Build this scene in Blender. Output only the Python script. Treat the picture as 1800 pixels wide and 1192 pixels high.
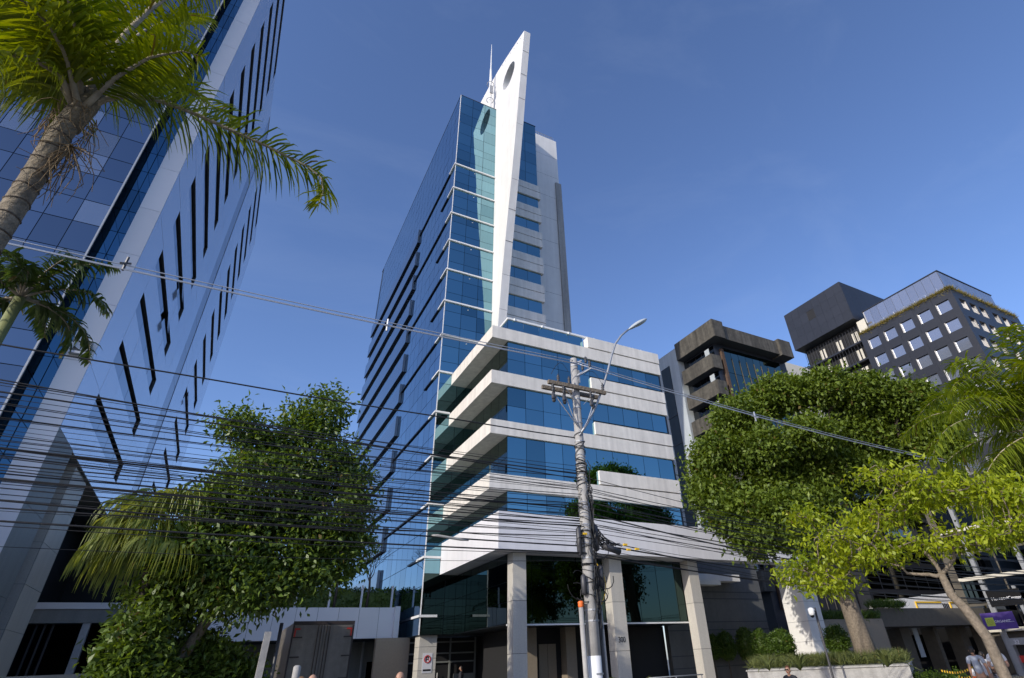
import bpy, bmesh, math, random
import numpy as np
from mathutils import Vector, Matrix, Euler

random.seed(11)
RNG = np.random.default_rng(11)
for o in list(bpy.data.objects):
    bpy.data.objects.remove(o)
scene = bpy.context.scene
COL = scene.collection
R = math.radians

# ------------------------------------------------------------------ camera
# world: X along the street, Y away from the street, Z up; camera eye at 1.6 m
CAM = np.array([0.0, 0.0, 1.6])
FPX = 951.567
PP = np.array([972.626, 563.947])          # principal point of the (cropped) 1800 x 1192 photo
WC = np.array([[0.8775989, -0.4774691, -0.0429348],
               [0.2246729, 0.4887572, -0.8429938],
               [0.4234881, 0.7301642, 0.5362071]])
cam_d = bpy.data.cameras.new('camera')
cam = bpy.data.objects.new('camera', cam_d)
COL.objects.link(cam)
cam_d.sensor_fit = 'HORIZONTAL'
cam_d.sensor_width = 36.0
cam_d.lens = FPX / 1800 * 36
cam_d.shift_x = -(PP[0] - 900) / 1800
cam_d.shift_y = (PP[1] - 596) / 1800
cam_d.clip_start = 0.1
cam_d.clip_end = 6000
m = Matrix(((WC[0][0], -WC[1][0], -WC[2][0], CAM[0]),
            (WC[0][1], -WC[1][1], -WC[2][1], CAM[1]),
            (WC[0][2], -WC[1][2], -WC[2][2], CAM[2]), (0, 0, 0, 1)))
cam.matrix_world = m
scene.camera = cam

# ------------------------------------------------------------------ sky, sun, exposure
SUN_TO = Vector((-0.854, -0.328, 0.404)).normalized()
sun_el = math.asin(SUN_TO.z)
sun_az = math.atan2(SUN_TO.x, SUN_TO.y)
world = bpy.data.worlds.new('World')
scene.world = world
world.use_nodes = True
wn = world.node_tree.nodes
wl = world.node_tree.links
sky = wn.new('ShaderNodeTexSky')
sky.sky_type = 'NISHITA'
sky.sun_disc = False
sky.sun_elevation = sun_el
sky.sun_rotation = sun_az
sky.air_density = 1.0
sky.dust_density = 1.0
sky.ozone_density = 5.0
bg = wn['Background']
bg.inputs['Strength'].default_value = 0.15
tc = wn.new('ShaderNodeTexCoord')
mp = wn.new('ShaderNodeMapping'); mp.inputs['Scale'].default_value = (1.2, 2.6, 4.5); mp.inputs['Rotation'].default_value = (.3, .2, .9)
nz = wn.new('ShaderNodeTexNoise'); nz.inputs['Scale'].default_value = 1.6; nz.inputs['Detail'].default_value = 9; nz.inputs['Roughness'].default_value = .62; nz.inputs['Distortion'].default_value = .6
mr = wn.new('ShaderNodeMapRange'); mr.inputs['From Min'].default_value = .48; mr.inputs['From Max'].default_value = .85; mr.inputs['To Max'].default_value = .07
mxs = wn.new('ShaderNodeMix'); mxs.data_type = 'RGBA'; mxs.inputs['B'].default_value = (3.6, 4.2, 5.2, 1)
wl.new(tc.outputs['Generated'], mp.inputs['Vector']); wl.new(mp.outputs[0], nz.inputs['Vector']); wl.new(nz.outputs['Fac'], mr.inputs['Value'])
tint = wn.new('ShaderNodeVectorMath'); tint.operation = 'MULTIPLY'; tint.inputs[1].default_value = (1.06, .985, 1.08)
wl.new(sky.outputs['Color'], tint.inputs[0])
wl.new(mr.outputs[0], mxs.inputs['Factor']); wl.new(tint.outputs[0], mxs.inputs['A'])
wl.new(mxs.outputs['Result'], bg.inputs['Color'])
sun_d = bpy.data.lights.new('sun', 'SUN')
sun_d.energy = 2.9
sun_d.angle = R(0.53)
sun_d.color = (1.0, 0.93, 0.82)
sun = bpy.data.objects.new('sun', sun_d)
COL.objects.link(sun)
sun.rotation_euler = SUN_TO.to_track_quat('Z', 'Y').to_euler()
scene.view_settings.view_transform = 'Standard'
scene.view_settings.look = 'None'
scene.view_settings.exposure = 0.40
scene.view_settings.gamma = 1.0
scene.view_settings.use_curve_mapping = False
scene.render.engine = 'CYCLES'
scene.cycles.max_bounces = 8
scene.cycles.glossy_bounces = 5
scene.cycles.transparent_max_bounces = 6

# ------------------------------------------------------------------ helpers
def gz(x):
    return -0.015 * max(-40.0, min(60.0, x))

def ray(px, py):
    return WC.T @ np.array([(px - PP[0]) / FPX, (py - PP[1]) / FPX, 1.0])

def proj(P):
    q = WC @ (np.asarray(P, float) - CAM)
    return PP + FPX * q[:2] / q[2], q[2]

def at_y(px, py, Y):
    d = ray(px, py)
    return CAM + d * (Y / d[1])

def at_x(px, py, X):
    d = ray(px, py)
    return CAM + d * (X / d[0])

def at_d(px, py, D):
    d = ray(px, py)
    return CAM + d * (D / math.hypot(d[0], d[1]))

def azp(px, py, D):
    """ground position under a direction seen at horizontal distance D"""
    d = ray(px, py)
    k = D / math.hypot(d[0], d[1])
    return d[0] * k, d[1] * k

BOXF = [(0, 3, 2, 1), (4, 5, 6, 7), (0, 1, 5, 4), (1, 2, 6, 5), (2, 3, 7, 6), (3, 0, 4, 7)]

class MB:
    def __init__(s):
        s.v = []
        s.f = []
    def box(s, x0, x1, y0, y1, z0, z1):
        n = len(s.v)
        s.v += [(x0, y0, z0), (x1, y0, z0), (x1, y1, z0), (x0, y1, z0),
                (x0, y0, z1), (x1, y0, z1), (x1, y1, z1), (x0, y1, z1)]
        s.f += [tuple(n + i for i in q) for q in BOXF]
        return s
    def obox(s, mat, sx, sy, sz):
        n = len(s.v)
        for z in (-.5, .5):
            for x, y in ((-.5, -.5), (.5, -.5), (.5, .5), (-.5, .5)):
                s.v.append(tuple(mat @ Vector((x * sx, y * sy, z * sz))))
        s.f += [tuple(n + i for i in q) for q in BOXF]
        return s
    def bar(s, a, b, w, h=None, up=(0, 0, 1)):
        a = Vector(a); b = Vector(b); d = b - a
        L = d.length
        if L < 1e-6: return s
        d.normalize()
        upv = Vector(up)
        if abs(d.dot(upv)) > .98: upv = Vector((0, 1, 0))
        x = d.cross(upv).normalized(); z = x.cross(d)
        mt = Matrix(((x.x, d.x, z.x, 0), (x.y, d.y, z.y, 0), (x.z, d.z, z.z, 0), (0, 0, 0, 1)))
        mt.translation = (a + b) / 2
        return s.obox(mt, w, L, h or w)
    def tube(s, pts, rad, n=8, cap=True):
        pts = [Vector(p) for p in pts]
        if not hasattr(rad, '__len__'): rad = [rad] * len(pts)
        base = len(s.v)
        prev = None
        for i, p in enumerate(pts):
            d = (pts[min(i + 1, len(pts) - 1)] - pts[max(i - 1, 0)])
            if d.length < 1e-9: d = Vector((0, 0, 1))
            d.normalize()
            if prev is None:
                u = d.cross(Vector((0, 0, 1)) if abs(d.z) < .9 else Vector((1, 0, 0))).normalized()
            else:
                u = (prev - d * prev.dot(d)).normalized()
            prev = u
            w = d.cross(u)
            for k in range(n):
                a = 2 * math.pi * k / n
                s.v.append(tuple(p + (u * math.cos(a) + w * math.sin(a)) * rad[i]))
        for i in range(len(pts) - 1):
            for k in range(n):
                a = base + i * n + k
                b = base + i * n + (k + 1) % n
                s.f.append((a, b, b + n, a + n))
        if cap:
            s.f.append(tuple(base + n - 1 - k for k in range(n)))
            e = base + (len(pts) - 1) * n
            s.f.append(tuple(e + k for k in range(n)))
        return s
    def prism(s, poly, z0, z1):
        n = len(poly); b = len(s.v)
        s.v += [(p[0], p[1], z0) for p in poly] + [(p[0], p[1], z1) for p in poly]
        s.f.append(tuple(b + n - 1 - i for i in range(n)))
        s.f.append(tuple(b + n + i for i in range(n)))
        for i in range(n):
            j = (i + 1) % n
            s.f.append((b + i, b + j, b + n + j, b + n + i))
        return s
    def lathe(s, prof, c, n=12):
        b = len(s.v)
        for r, z in prof:
            for k in range(n):
                a = 2 * math.pi * k / n
                s.v.append((c[0] + r * math.cos(a), c[1] + r * math.sin(a), c[2] + z))
        for i in range(len(prof) - 1):
            for k in range(n):
                p = b + i * n + k; q = b + i * n + (k + 1) % n
                s.f.append((p, q, q + n, p + n))
        s.f.append(tuple(b + n - 1 - k for k in range(n)))
        e = b + (len(prof) - 1) * n
        s.f.append(tuple(e + k for k in range(n)))
        return s
    def mesh(s, name, mat, smooth=False):
        me = bpy.data.meshes.new(name)
        me.from_pydata(s.v, [], s.f)
        if mat is not None: me.materials.append(mat)
        if smooth:
            me.polygons.foreach_set('use_smooth', [True] * len(me.polygons))
        me.update()
        return me
    def build(s, name, mat, parent=None, smooth=False, bevel=0):
        return link(name, s.mesh(name, mat, smooth), parent, bevel)

def link(name, me, parent=None, bevel=0):
    o = bpy.data.objects.new(name, me)
    COL.objects.link(o)
    if parent is not None:
        o.parent = parent
        if parent.type == 'EMPTY':
            o.location = -parent.location
    if bevel:
        b = o.modifiers.new('bevel', 'BEVEL'); b.width = bevel; b.segments = 2; b.limit_method = 'ANGLE'
    return o

def tag(o, label=None, cat=None, group=None, kind=None):
    if label: o['label'] = label
    if cat: o['category'] = cat
    if group: o['group'] = group
    if kind: o['kind'] = kind
    return o

def thing(name, label, cat, loc=(0, 0, 0), group=None):
    o = bpy.data.objects.new(name, None)
    COL.objects.link(o)
    o.location = loc
    o.empty_display_size = .3
    return tag(o, label, cat, group)

def np_mesh(name, V, F, mat, smooth=False):
    """V (n,3), F (m,k) arrays"""
    me = bpy.data.meshes.new(name)
    V = np.asarray(V, np.float32); F = np.asarray(F, np.int32)
    k = F.shape[1]
    me.vertices.add(len(V)); me.vertices.foreach_set('co', V.ravel())
    me.loops.add(F.size); me.loops.foreach_set('vertex_index', F.ravel())
    me.polygons.add(len(F))
    me.polygons.foreach_set('loop_start', np.arange(0, F.size, k, dtype=np.int32))
    me.polygons.foreach_set('loop_total', np.full(len(F), k, np.int32))
    me.materials.append(mat)
    if smooth: me.polygons.foreach_set('use_smooth', np.ones(len(F), bool))
    me.update(calc_edges=True)
    return me

# ------------------------------------------------------------------ materials
def lin(c):
    return tuple(c) + (1,)

def M(name, col, rough=.6, metal=0.0, spec=.5, noise=None, streak=None, rnd=0.0, bump=None, coat=0.0, col2=None):
    """principled material; noise=(scale,amount) mottling, streak=(scale,amount) vertical weathering,
    rnd = brightness change from object to object, bump=(scale,strength)"""
    mt = bpy.data.materials.new(name); mt.use_nodes = True
    nt = mt.node_tree; N = nt.nodes; L = nt.links
    p = N['Principled BSDF']
    p.inputs['Roughness'].default_value = rough
    p.inputs['Metallic'].default_value = metal
    p.inputs['Specular IOR Level'].default_value = spec
    p.inputs['Coat Weight'].default_value = coat
    p.inputs['Coat Roughness'].default_value = .06
    geo = N.new('ShaderNodeNewGeometry')
    rgb = N.new('ShaderNodeRGB'); rgb.outputs[0].default_value = lin(col)
    out = rgb.outputs[0]
    def mul(out, facsock, lo, hi):
        mr = N.new('ShaderNodeMapRange'); mr.inputs['From Min'].default_value = .3; mr.inputs['From Max'].default_value = .7
        mr.inputs['To Min'].default_value = lo; mr.inputs['To Max'].default_value = hi
        L.new(facsock, mr.inputs['Value'])
        mx = N.new('ShaderNodeVectorMath'); mx.operation = 'SCALE'
        L.new(out, mx.inputs[0]); L.new(mr.outputs[0], mx.inputs['Scale'])
        return mx.outputs[0]
    if col2 is not None and noise:
        nz = N.new('ShaderNodeTexNoise'); nz.inputs['Scale'].default_value = noise[0]; nz.inputs['Detail'].default_value = 6
        L.new(geo.outputs['Position'], nz.inputs['Vector'])
        rm = N.new('ShaderNodeMapRange'); rm.inputs['From Min'].default_value = .4; rm.inputs['From Max'].default_value = .6
        L.new(nz.outputs['Fac'], rm.inputs['Value'])
        mx = N.new('ShaderNodeMix'); mx.data_type = 'RGBA'
        L.new(rm.outputs[0], mx.inputs['Factor']); L.new(out, mx.inputs['A']); mx.inputs['B'].default_value = lin(col2)
        out = mx.outputs['Result']
    if noise:
        nz = N.new('ShaderNodeTexNoise'); nz.inputs['Scale'].default_value = noise[0] * 1.7; nz.inputs['Detail'].default_value = 8
        nz.inputs['Roughness'].default_value = .65
        L.new(geo.outputs['Position'], nz.inputs['Vector'])
        out = mul(out, nz.outputs['Fac'], 1 - noise[1], 1 + noise[1])
    if streak:
        mp = N.new('ShaderNodeMapping'); mp.inputs['Scale'].default_value = (1, 1, .07)
        L.new(geo.outputs['Position'], mp.inputs['Vector'])
        nz = N.new('ShaderNodeTexNoise'); nz.inputs['Scale'].default_value = streak[0]; nz.inputs['Detail'].default_value = 5
        L.new(mp.outputs[0], nz.inputs['Vector'])
        out = mul(out, nz.outputs['Fac'], 1 - streak[1], 1 + streak[1] * .5)
    if rnd:
        oi = N.new('ShaderNodeObjectInfo')
        mr = N.new('ShaderNodeMapRange'); mr.inputs['To Min'].default_value = 1 - rnd; mr.inputs['To Max'].default_value = 1 + rnd
        L.new(oi.outputs['Random'], mr.inputs['Value'])
        mx = N.new('ShaderNodeVectorMath'); mx.operation = 'SCALE'
        L.new(out, mx.inputs[0]); L.new(mr.outputs[0], mx.inputs['Scale']); out = mx.outputs[0]
    L.new(out, p.inputs['Base Color'])
    if bump:
        nz = N.new('ShaderNodeTexNoise'); nz.inputs['Scale'].default_value = bump[0]; nz.inputs['Detail'].default_value = 4
        L.new(geo.outputs['Position'], nz.inputs['Vector'])
        b = N.new('ShaderNodeBump'); b.inputs['Strength'].default_value = bump[1]; b.inputs['Distance'].default_value = .05
        L.new(nz.outputs['Fac'], b.inputs['Height']); L.new(b.outputs[0], p.inputs['Normal'])
    return mt

def leafmat(name, col, col2, trans=.35, gloss=.45):
    mt = bpy.data.materials.new(name); mt.use_nodes = True
    nt = mt.node_tree; N = nt.nodes; L = nt.links
    p = N['Principled BSDF']
    p.inputs['Roughness'].default_value = gloss
    geo = N.new('ShaderNodeNewGeometry')
    nz = N.new('ShaderNodeTexNoise'); nz.inputs['Scale'].default_value = .9; nz.inputs['Detail'].default_value = 3
    L.new(geo.outputs['Position'], nz.inputs['Vector'])
    ad = N.new('ShaderNodeMath'); ad.operation = 'MULTIPLY_ADD'; ad.inputs[1].default_value = .55; ad.inputs[2].default_value = -.05
    L.new(geo.outputs['Random Per Island'], ad.inputs[0])
    ad2 = N.new('ShaderNodeMath'); ad2.operation = 'MULTIPLY_ADD'; ad2.inputs[1].default_value = .9
    L.new(nz.outputs['Fac'], ad2.inputs[0]); L.new(ad.outputs[0], ad2.inputs[2])
    mr = N.new('ShaderNodeMapRange'); mr.inputs['From Min'].default_value = .25; mr.inputs['From Max'].default_value = .9
    L.new(ad2.outputs[0], mr.inputs['Value'])
    mx = N.new('ShaderNodeMix'); mx.data_type = 'RGBA'
    mx.inputs['A'].default_value = lin(col); mx.inputs['B'].default_value = lin(col2)
    L.new(mr.outputs[0], mx.inputs['Factor'])
    gt = N.new('ShaderNodeMath'); gt.operation = 'GREATER_THAN'; gt.inputs[1].default_value = .986
    L.new(geo.outputs['Random Per Island'], gt.inputs[0])
    m2 = N.new('ShaderNodeMix'); m2.data_type = 'RGBA'; m2.inputs['B'].default_value = (.16, .12, .03, 1)
    L.new(gt.outputs[0], m2.inputs['Factor']); L.new(mx.outputs['Result'], m2.inputs['A'])
    mx = m2
    L.new(mx.outputs['Result'], p.inputs['Base Color'])
    tr = N.new('ShaderNodeBsdfTranslucent')
    hs = N.new('ShaderNodeHueSaturation'); hs.inputs['Saturation'].default_value = 1.15; hs.inputs['Value'].default_value = 1.5; hs.inputs['Hue'].default_value = .485
    L.new(mx.outputs['Result'], hs.inputs['Color']); L.new(hs.outputs[0], tr.inputs['Color'])
    ms = N.new('ShaderNodeMixShader'); ms.inputs[0].default_value = trans
    L.new(p.outputs[0], ms.inputs[1]); L.new(tr.outputs[0], ms.inputs[2])
    L.new(ms.outputs[0], N['Material Output'].inputs['Surface'])
    return mt

def glassmat(name, tint, rough=.015, wav=.012, rnd=.12, metal=1.0, wscale=.5):
    return M(name, tint, rough=rough, metal=metal, rnd=rnd, bump=(wscale, wav))

MT = {}
MT['glass'] = glassmat('reflective_teal_glass', (.20, .37, .43))
MT['glass_side'] = glassmat('reflective_blue_glass', (.20, .34, .44))
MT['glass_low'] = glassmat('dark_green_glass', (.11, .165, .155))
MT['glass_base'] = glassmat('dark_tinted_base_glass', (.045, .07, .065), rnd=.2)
MT['glass_left'] = glassmat('pale_blue_glass', (.16, .195, .24), rnd=.16, wav=.02)
MT['glass_dark'] = glassmat('dark_glass', (.10, .11, .12))
MT['glass_hotel'] = M('grey_glass', (.36, .37, .40), rough=.08, metal=.75, rnd=.08)
MT['glass_alt'] = glassmat('teal_glass_variant', (.16, .31, .37), rnd=.25, wav=.02)
MT['glass_blind'] = glassmat('glass_over_blinds', (.20, .235, .28), rnd=.25, wav=.03, metal=.8, rough=.05)
MT['mullion'] = M('dark_mullion', (.012, .018, .025), rough=.4)
MT['white'] = M('white_painted_concrete', (.74, .725, .69), rough=.55, noise=(.5, .04), streak=(2.2, .07))
MT['band'] = M('pale_concrete_band', (.72, .685, .62), rough=.7, noise=(1.2, .06), streak=(3.0, .14), bump=(18, .06))
MT['fascia'] = M('white_metal_fascia', (.74, .73, .74), rough=.5, noise=(.4, .03), streak=(2.5, .06), rnd=.03)
MT['trim'] = M('white_metal_trim', (.78, .78, .76), rough=.35)
MT['trim_dark'] = M('dark_metal_trim', (.03, .035, .045), rough=.4)
MT['spandrel'] = M('grey_glossy_spandrel', (.24, .31, .38), rough=.10, metal=.85, rnd=.06)
MT['end_cap'] = M('grey_end_cap', (.22, .25, .28), rough=.3, metal=.4)
MT['granite'] = M('pale_granite', (.52, .49, .43), rough=.5, noise=(9, .10), rnd=.05, streak=(3, .08))
MT['granite_dark'] = M('grey_granite', (.20, .21, .20), rough=.5, noise=(9, .12), streak=(2, .15))
MT['acm'] = M('white_aluminium_panel', (.56, .58, .64), rough=.10, metal=.62, noise=(.3, .02), rnd=.03, bump=(.35, .012))
MT['acm_front'] = M('grey_white_aluminium_panel', (.66, .66, .67), rough=.4, noise=(.3, .02), rnd=.03)
MT['strip'] = M('blue_grey_strip', (.20, .22, .27), rough=.2, metal=.5, rnd=.06)
MT['joint'] = M('dark_joint', (.05, .055, .06), rough=.7)
MT['dark'] = M('dark_interior', (.012, .012, .013), rough=.8)
MT['slate'] = M('dark_slate_cladding', (.019, .021, .028), rough=.45, noise=(3, .12), rnd=.12)
MT['brut'] = M('weathered_dark_concrete', (.085, .078, .064), rough=.85, noise=(1.3, .35), streak=(2.5, .45), bump=(9, .2), rnd=.15)
MT['pale_wall'] = M('pale_blue_grey_wall', (.42, .46, .48), rough=.7, noise=(.6, .05), streak=(2, .12))
MT['concrete'] = M('grey_concrete', (.36, .35, .33), rough=.8, noise=(3, .14), streak=(3, .22), bump=(16, .12))
MT['court'] = M('dark_grey_stone_wall', (.11, .11, .105), rough=.7, noise=(2, .1), streak=(2, .1))
MT['brown'] = M('brown_render', (.10, .088, .068), rough=.8, noise=(1.5, .15))
MT['beige'] = M('beige_stone', (.25, .205, .15), rough=.6, noise=(6, .08), rnd=.06)
MT['asphalt'] = M('asphalt', (.05, .05, .052), rough=.85, noise=(6, .25), bump=(60, .3))
MT['paving'] = M('paving', (.28, .27, .25), rough=.85, noise=(5, .2))
MT['soil'] = M('ground', (.16, .16, .14), rough=.9, noise=(2, .2))
MT['reveal'] = M('pale_metal_reveal', (.42, .40, .37), rough=.35, rnd=.35)
MT['paint'] = M('road_paint', (.75, .74, .68), rough=.6)
MT['metal'] = M('galvanised_metal', (.38, .39, .40), rough=.5, metal=.5, noise=(5, .1))
MT['metal_dark'] = M('dark_metal', (.05, .05, .055), rough=.45)
MT['black'] = M('black_cable', (.012, .012, .013), rough=.55)
MT['cable_light'] = M('aluminium_conductor', (.55, .56, .58), rough=.35, metal=.6)
MT['bark'] = M('bark', (.19, .155, .115), rough=.9, noise=(7, .35), bump=(14, .6))
MT['bark_dark'] = M('dark_bark', (.09, .072, .055), rough=.9, noise=(7, .35), bump=(14, .6))
MT['palm_bark'] = M('palm_bark', (.33, .28, .21), rough=.9, noise=(5, .3), bump=(12, .5))
MT['palm_bark_near'] = M('ringed_palm_bark', (.21, .175, .125), rough=.95, noise=(9, .4), streak=(14, .3), bump=(20, .7))
MT['palm_fibre'] = M('palm_fibre', (.20, .14, .075), rough=.95, noise=(10, .3))
MT['leaf_dark'] = leafmat('dark_glossy_leaf', (.035, .075, .012), (.15, .22, .035), trans=.33, gloss=.45)
MT['leaf_ficus'] = leafmat('ficus_leaf', (.045, .085, .008), (.15, .21, .02), trans=.28, gloss=.6)
MT['leaf_yellow'] = leafmat('yellow_green_leaf', (.15, .23, .010), (.39, .45, .02), trans=.42, gloss=.5)
MT['leaf_palm'] = leafmat('palm_leaflet', (.05, .09, .010), (.22, .26, .02), trans=.5, gloss=.35)
MT['leaf_palm_bright'] = leafmat('bright_palm_leaflet', (.07, .125, .012), (.26, .32, .03), trans=.5, gloss=.4)
MT['leaf_palm_dark'] = leafmat('dark_palm_leaflet', (.022, .050, .014), (.07, .11, .02), trans=.3, gloss=.4)
MT['leaf_fan'] = leafmat('fan_palm_leaf', (.075, .135, .02), (.26, .29, .07), trans=.35, gloss=.5)
MT['leaf_hedge'] = leafmat('hedge_leaf', (.03, .07, .008), (.09, .15, .015), trans=.25, gloss=.5)
MT['leaf_grass'] = leafmat('grass_blade', (.05, .075, .02), (.14, .16, .04), trans=.3, gloss=.6)
MT['leaf_dry'] = leafmat('dry_ornamental_grass', (.16, .15, .04), (.34, .28, .09), trans=.35, gloss=.6)
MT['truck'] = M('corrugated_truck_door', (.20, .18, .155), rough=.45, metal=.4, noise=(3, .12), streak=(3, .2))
MT['truck_dark'] = M('dark_truck_trim', (.035, .025, .022), rough=.5)
MT['red'] = M('red_paint', (.45, .03, .02), rough=.5)
MT['orange'] = M('orange_plastic', (.85, .17, .03), rough=.5)
MT['yellow'] = M('yellow_paint', (.80, .50, .03), rough=.5)
MT['skin'] = M('skin', (.42, .24, .16), rough=.55)
MT['hair'] = M('dark_hair', (.02, .015, .012), rough=.6)
MT['cloth_dark'] = M('dark_cloth', (.02, .02, .025), rough=.8)
MT['cloth_grey'] = M('grey_cloth', (.33, .36, .42), rough=.85)
MT['cloth_white'] = M('white_cloth', (.62, .62, .64), rough=.85)
MT['cloth_khaki'] = M('khaki_cloth', (.23, .19, .11), rough=.85)
MT['helmet'] = M('white_plastic', (.80, .80, .78), rough=.3)
MT['purple'] = M('purple_banner', (.06, .025, .20), rough=.6, noise=(1.2, .2))
MT['lime'] = M('lime_print', (.42, .50, .06), rough=.6)
MT['print_white'] = M('white_print', (.78, .78, .80), rough=.5)
MT['print_black'] = M('black_print', (.015, .015, .016), rough=.5)
MT['sign_black'] = M('black_sign', (.006, .006, .007), rough=.7, spec=.15)
MT['car_paint'] = M('dark_car_paint', (.035, .022, .035), rough=.2, coat=1.0)
MT['lampglass'] = M('lamp_lens', (.55, .55, .52), rough=.15)
MT['cream'] = M('cream_render', (.62, .58, .48), rough=.8, noise=(1, .06))

UNIT = MB().box(-.5, .5, -.5, .5, -.5, .5)
UNIT_CACHE = {}

def unit(mat):
    if mat.name not in UNIT_CACHE:
        UNIT_CACHE[mat.name] = UNIT.mesh('plate_' + mat.name, mat)
    return UNIT_CACHE[mat.name]

def piece(name, mat, parent, c, size, rot=(0, 0, 0)):
    """a plate that shares one unit mesh"""
    o = bpy.data.objects.new(name, unit(mat)); COL.objects.link(o)
    o.parent = parent
    off = parent.location if parent.type == 'EMPTY' else Vector((0, 0, 0))
    o.location = Vector(c) - off
    o.scale = size
    o.rotation_euler = rot
    return o

def pxsize(c, size):
    (a, d) = proj(c)
    if d < 1: return 0
    e = [proj(np.array(c) + np.array(v))[0] for v in ((size[0] / 2, 0, 0), (0, size[1] / 2, 0), (0, 0, size[2] / 2))]
    inside = -60 < a[0] < 1860 and -60 < a[1] < 1250
    hs = sorted(np.linalg.norm(x - a) * 2 for x in e)
    return (hs[-1] * hs[-2]) * (1 if inside else .001)

def pieces(name, mat, parent, specs, limit=300, tilt=.0016, alt=None):
    """specs: (centre, size); the largest in view become objects, the rest one joined part"""
    specs = sorted(specs, key=lambda s: -pxsize(*s))
    for c, s in specs[:limit]:
        piece(name, alt[0] if alt and random.random() < alt[1] else mat, parent, c, s, tuple(random.gauss(0, tilt) for _ in range(3)))
    rest = specs[limit:]
    if rest:
        mb = MB()
        for c, s in rest:
            mt = Euler(tuple(random.gauss(0, tilt) for _ in range(3))).to_matrix().to_4x4()
            mt.translation = Vector(c)
            mb.obox(mt, *s)
        o = mb.build(name + '_field', mat, parent)
        tag(o, kind='stuff')

def text_part(name, body, size, loc, rot, mat, parent, ext=.01, sx=1.0, align='LEFT'):
    cu = bpy.data.curves.new(name, 'FONT')
    cu.body = body; cu.size = size; cu.extrude = ext; cu.align_x = align
    tmp = bpy.data.objects.new('tmp', cu)
    COL.objects.link(tmp)
    dg = bpy.context.evaluated_depsgraph_get()
    me = bpy.data.meshes.new_from_object(tmp.evaluated_get(dg))
    bpy.data.objects.remove(tmp)
    me.materials.clear(); me.materials.append(mat)
    o = bpy.data.objects.new(name, me); COL.objects.link(o)
    o.parent = parent
    off = parent.location if parent.type == 'EMPTY' else Vector((0, 0, 0))
    o.location = Vector(loc) - off
    o.rotation_euler = rot
    o.scale = (sx, 1, 1)
    return o

# ================================================================== setting
def sheet(name, x0, x1, y0, y1, dz, mat):
    mb = MB()
    xs = sorted(set([x0, x1] + [x for x in (-40, 60) if x0 < x < x1]))
    for a, b in zip(xs[:-1], xs[1:]):
        n = len(mb.v)
        mb.v += [(a, y0, gz(a) + dz), (b, y0, gz(b) + dz), (b, y1, gz(b) + dz), (a, y1, gz(a) + dz)]
        mb.f.append((n, n + 1, n + 2, n + 3))
    o = mb.build(name, mat)
    return tag(o, kind='structure')

sheet('ground', -2500, 2500, -2500, 2500, -.02, MT['soil'])
sheet('road', -200, 200, 2.4, 11.6, -.016, MT['asphalt'])
sheet('pavement', -200, 200, 12.0, 30.0, .10, MT['paving'])
sheet('pavement', -200, 200, -6, 2.0, .10, MT['paving'])
for y0, y1 in ((11.6, 12.0), (2.0, 2.4)):
    mb = MB()
    for k in range(-40, 60):
        mb.box(k * 1.0, k * 1.0 + .98, y0, y1, gz(k) - .1, gz(k) + .105)
    tag(mb.build('kerb', MT['concrete']), kind='structure')
mb = MB()
for k in range(-30, 40, 2):
    n = len(mb.v)
    x0, x1 = k * 2.0, k * 2.0 + 2.0
    mb.v += [(x0, 6.93, gz(x0) - .011), (x1, 6.93, gz(x1) - .011), (x1, 7.07, gz(x1) - .011), (x0, 7.07, gz(x0) - .011)]
    mb.f.append((n, n + 1, n + 2, n + 3))
tag(mb.build('lane_marking', MT['paint']), kind='structure')

# ================================================================== main office tower
TX, TY = 11.43, 38.54           # front-left corner of the glass tower
G0 = -.4
T = thing('office_tower', 'tall blue glass office tower with white sail fin and stacked white bands', 'building', (18, 40, G0))
core = MB()
core.box(TX + .05, 15.95, TY + .05, 76, 3.55, 58.35)
core.box(16.6, 21.15, TY + .08, 75, 3.55, 58.3)
core.build('tower_core', MT['mullion'], T)
MB().box(13.78, 27.2, 30.31, TY + .3, 3.55, 22.0).build('low_block_core', MT['mullion'], T)
roof = MB()
roof.box(TX - .02, 15.88, TY - .02, 76, 58.36, 58.44)
roof.box(16.7, 21.2, TY, 75, 58.31, 58.42)
roof.build('roof_edge', MT['trim_dark'], T)

# --- tower front glass (y = TY): three columns, three rows per storey
xs = [TX, 12.97, 14.45, 15.9]
zs = [3.55]
for k in range(13):
    z = 4.6 + 3.5 * k
    zs += [z, z + 1.0, z + 2.45]
zs = [3.55, 4.6] + [z for k in range(0, 13) for z in (4.6 + 3.5 * k + 1.0, 4.6 + 3.5 * k + 2.5, 4.6 + 3.5 * (k + 1))]
zs = [z for z in zs if z < 58] + [51.8, 53.6, 55.2, 56.9, 58.35]
zs = sorted(set(round(z, 3) for z in zs))
spec_front = []
for a, b in zip(xs[:-1], xs[1:]):
    for c, d in zip(zs[:-1], zs[1:]):
        if d - c < .3: continue
        if a > 13.6 and d < 22.1: continue
        spec_front.append((((a + b) / 2, TY + .02, (c + d) / 2), (b - a - .035, .04, d - c - .035)))
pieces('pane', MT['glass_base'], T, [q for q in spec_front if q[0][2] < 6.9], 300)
pieces('pane', MT['glass'], T, [q for q in spec_front if q[0][2] >= 6.9], 300, alt=(MT['glass_alt'], .12))

# --- tower left glass (x = TX)
spec_side = []
ys = np.arange(TY, 76.01, 1.5)
zz = [3.55] + [4.6 + 1.75 * k for k in range(0, 31)] + [58.35]
for a, b in zip(ys[:-1], ys[1:]):
    for c, d in zip(zz[:-1], zz[1:]):
        spec_side.append(((TX + .02, (a + b) / 2, (c + d) / 2), (.04, b - a - .04, d - c - .04)))
pieces('pane', MT['glass_side'], T, spec_side, 120, tilt=.003)

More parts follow.
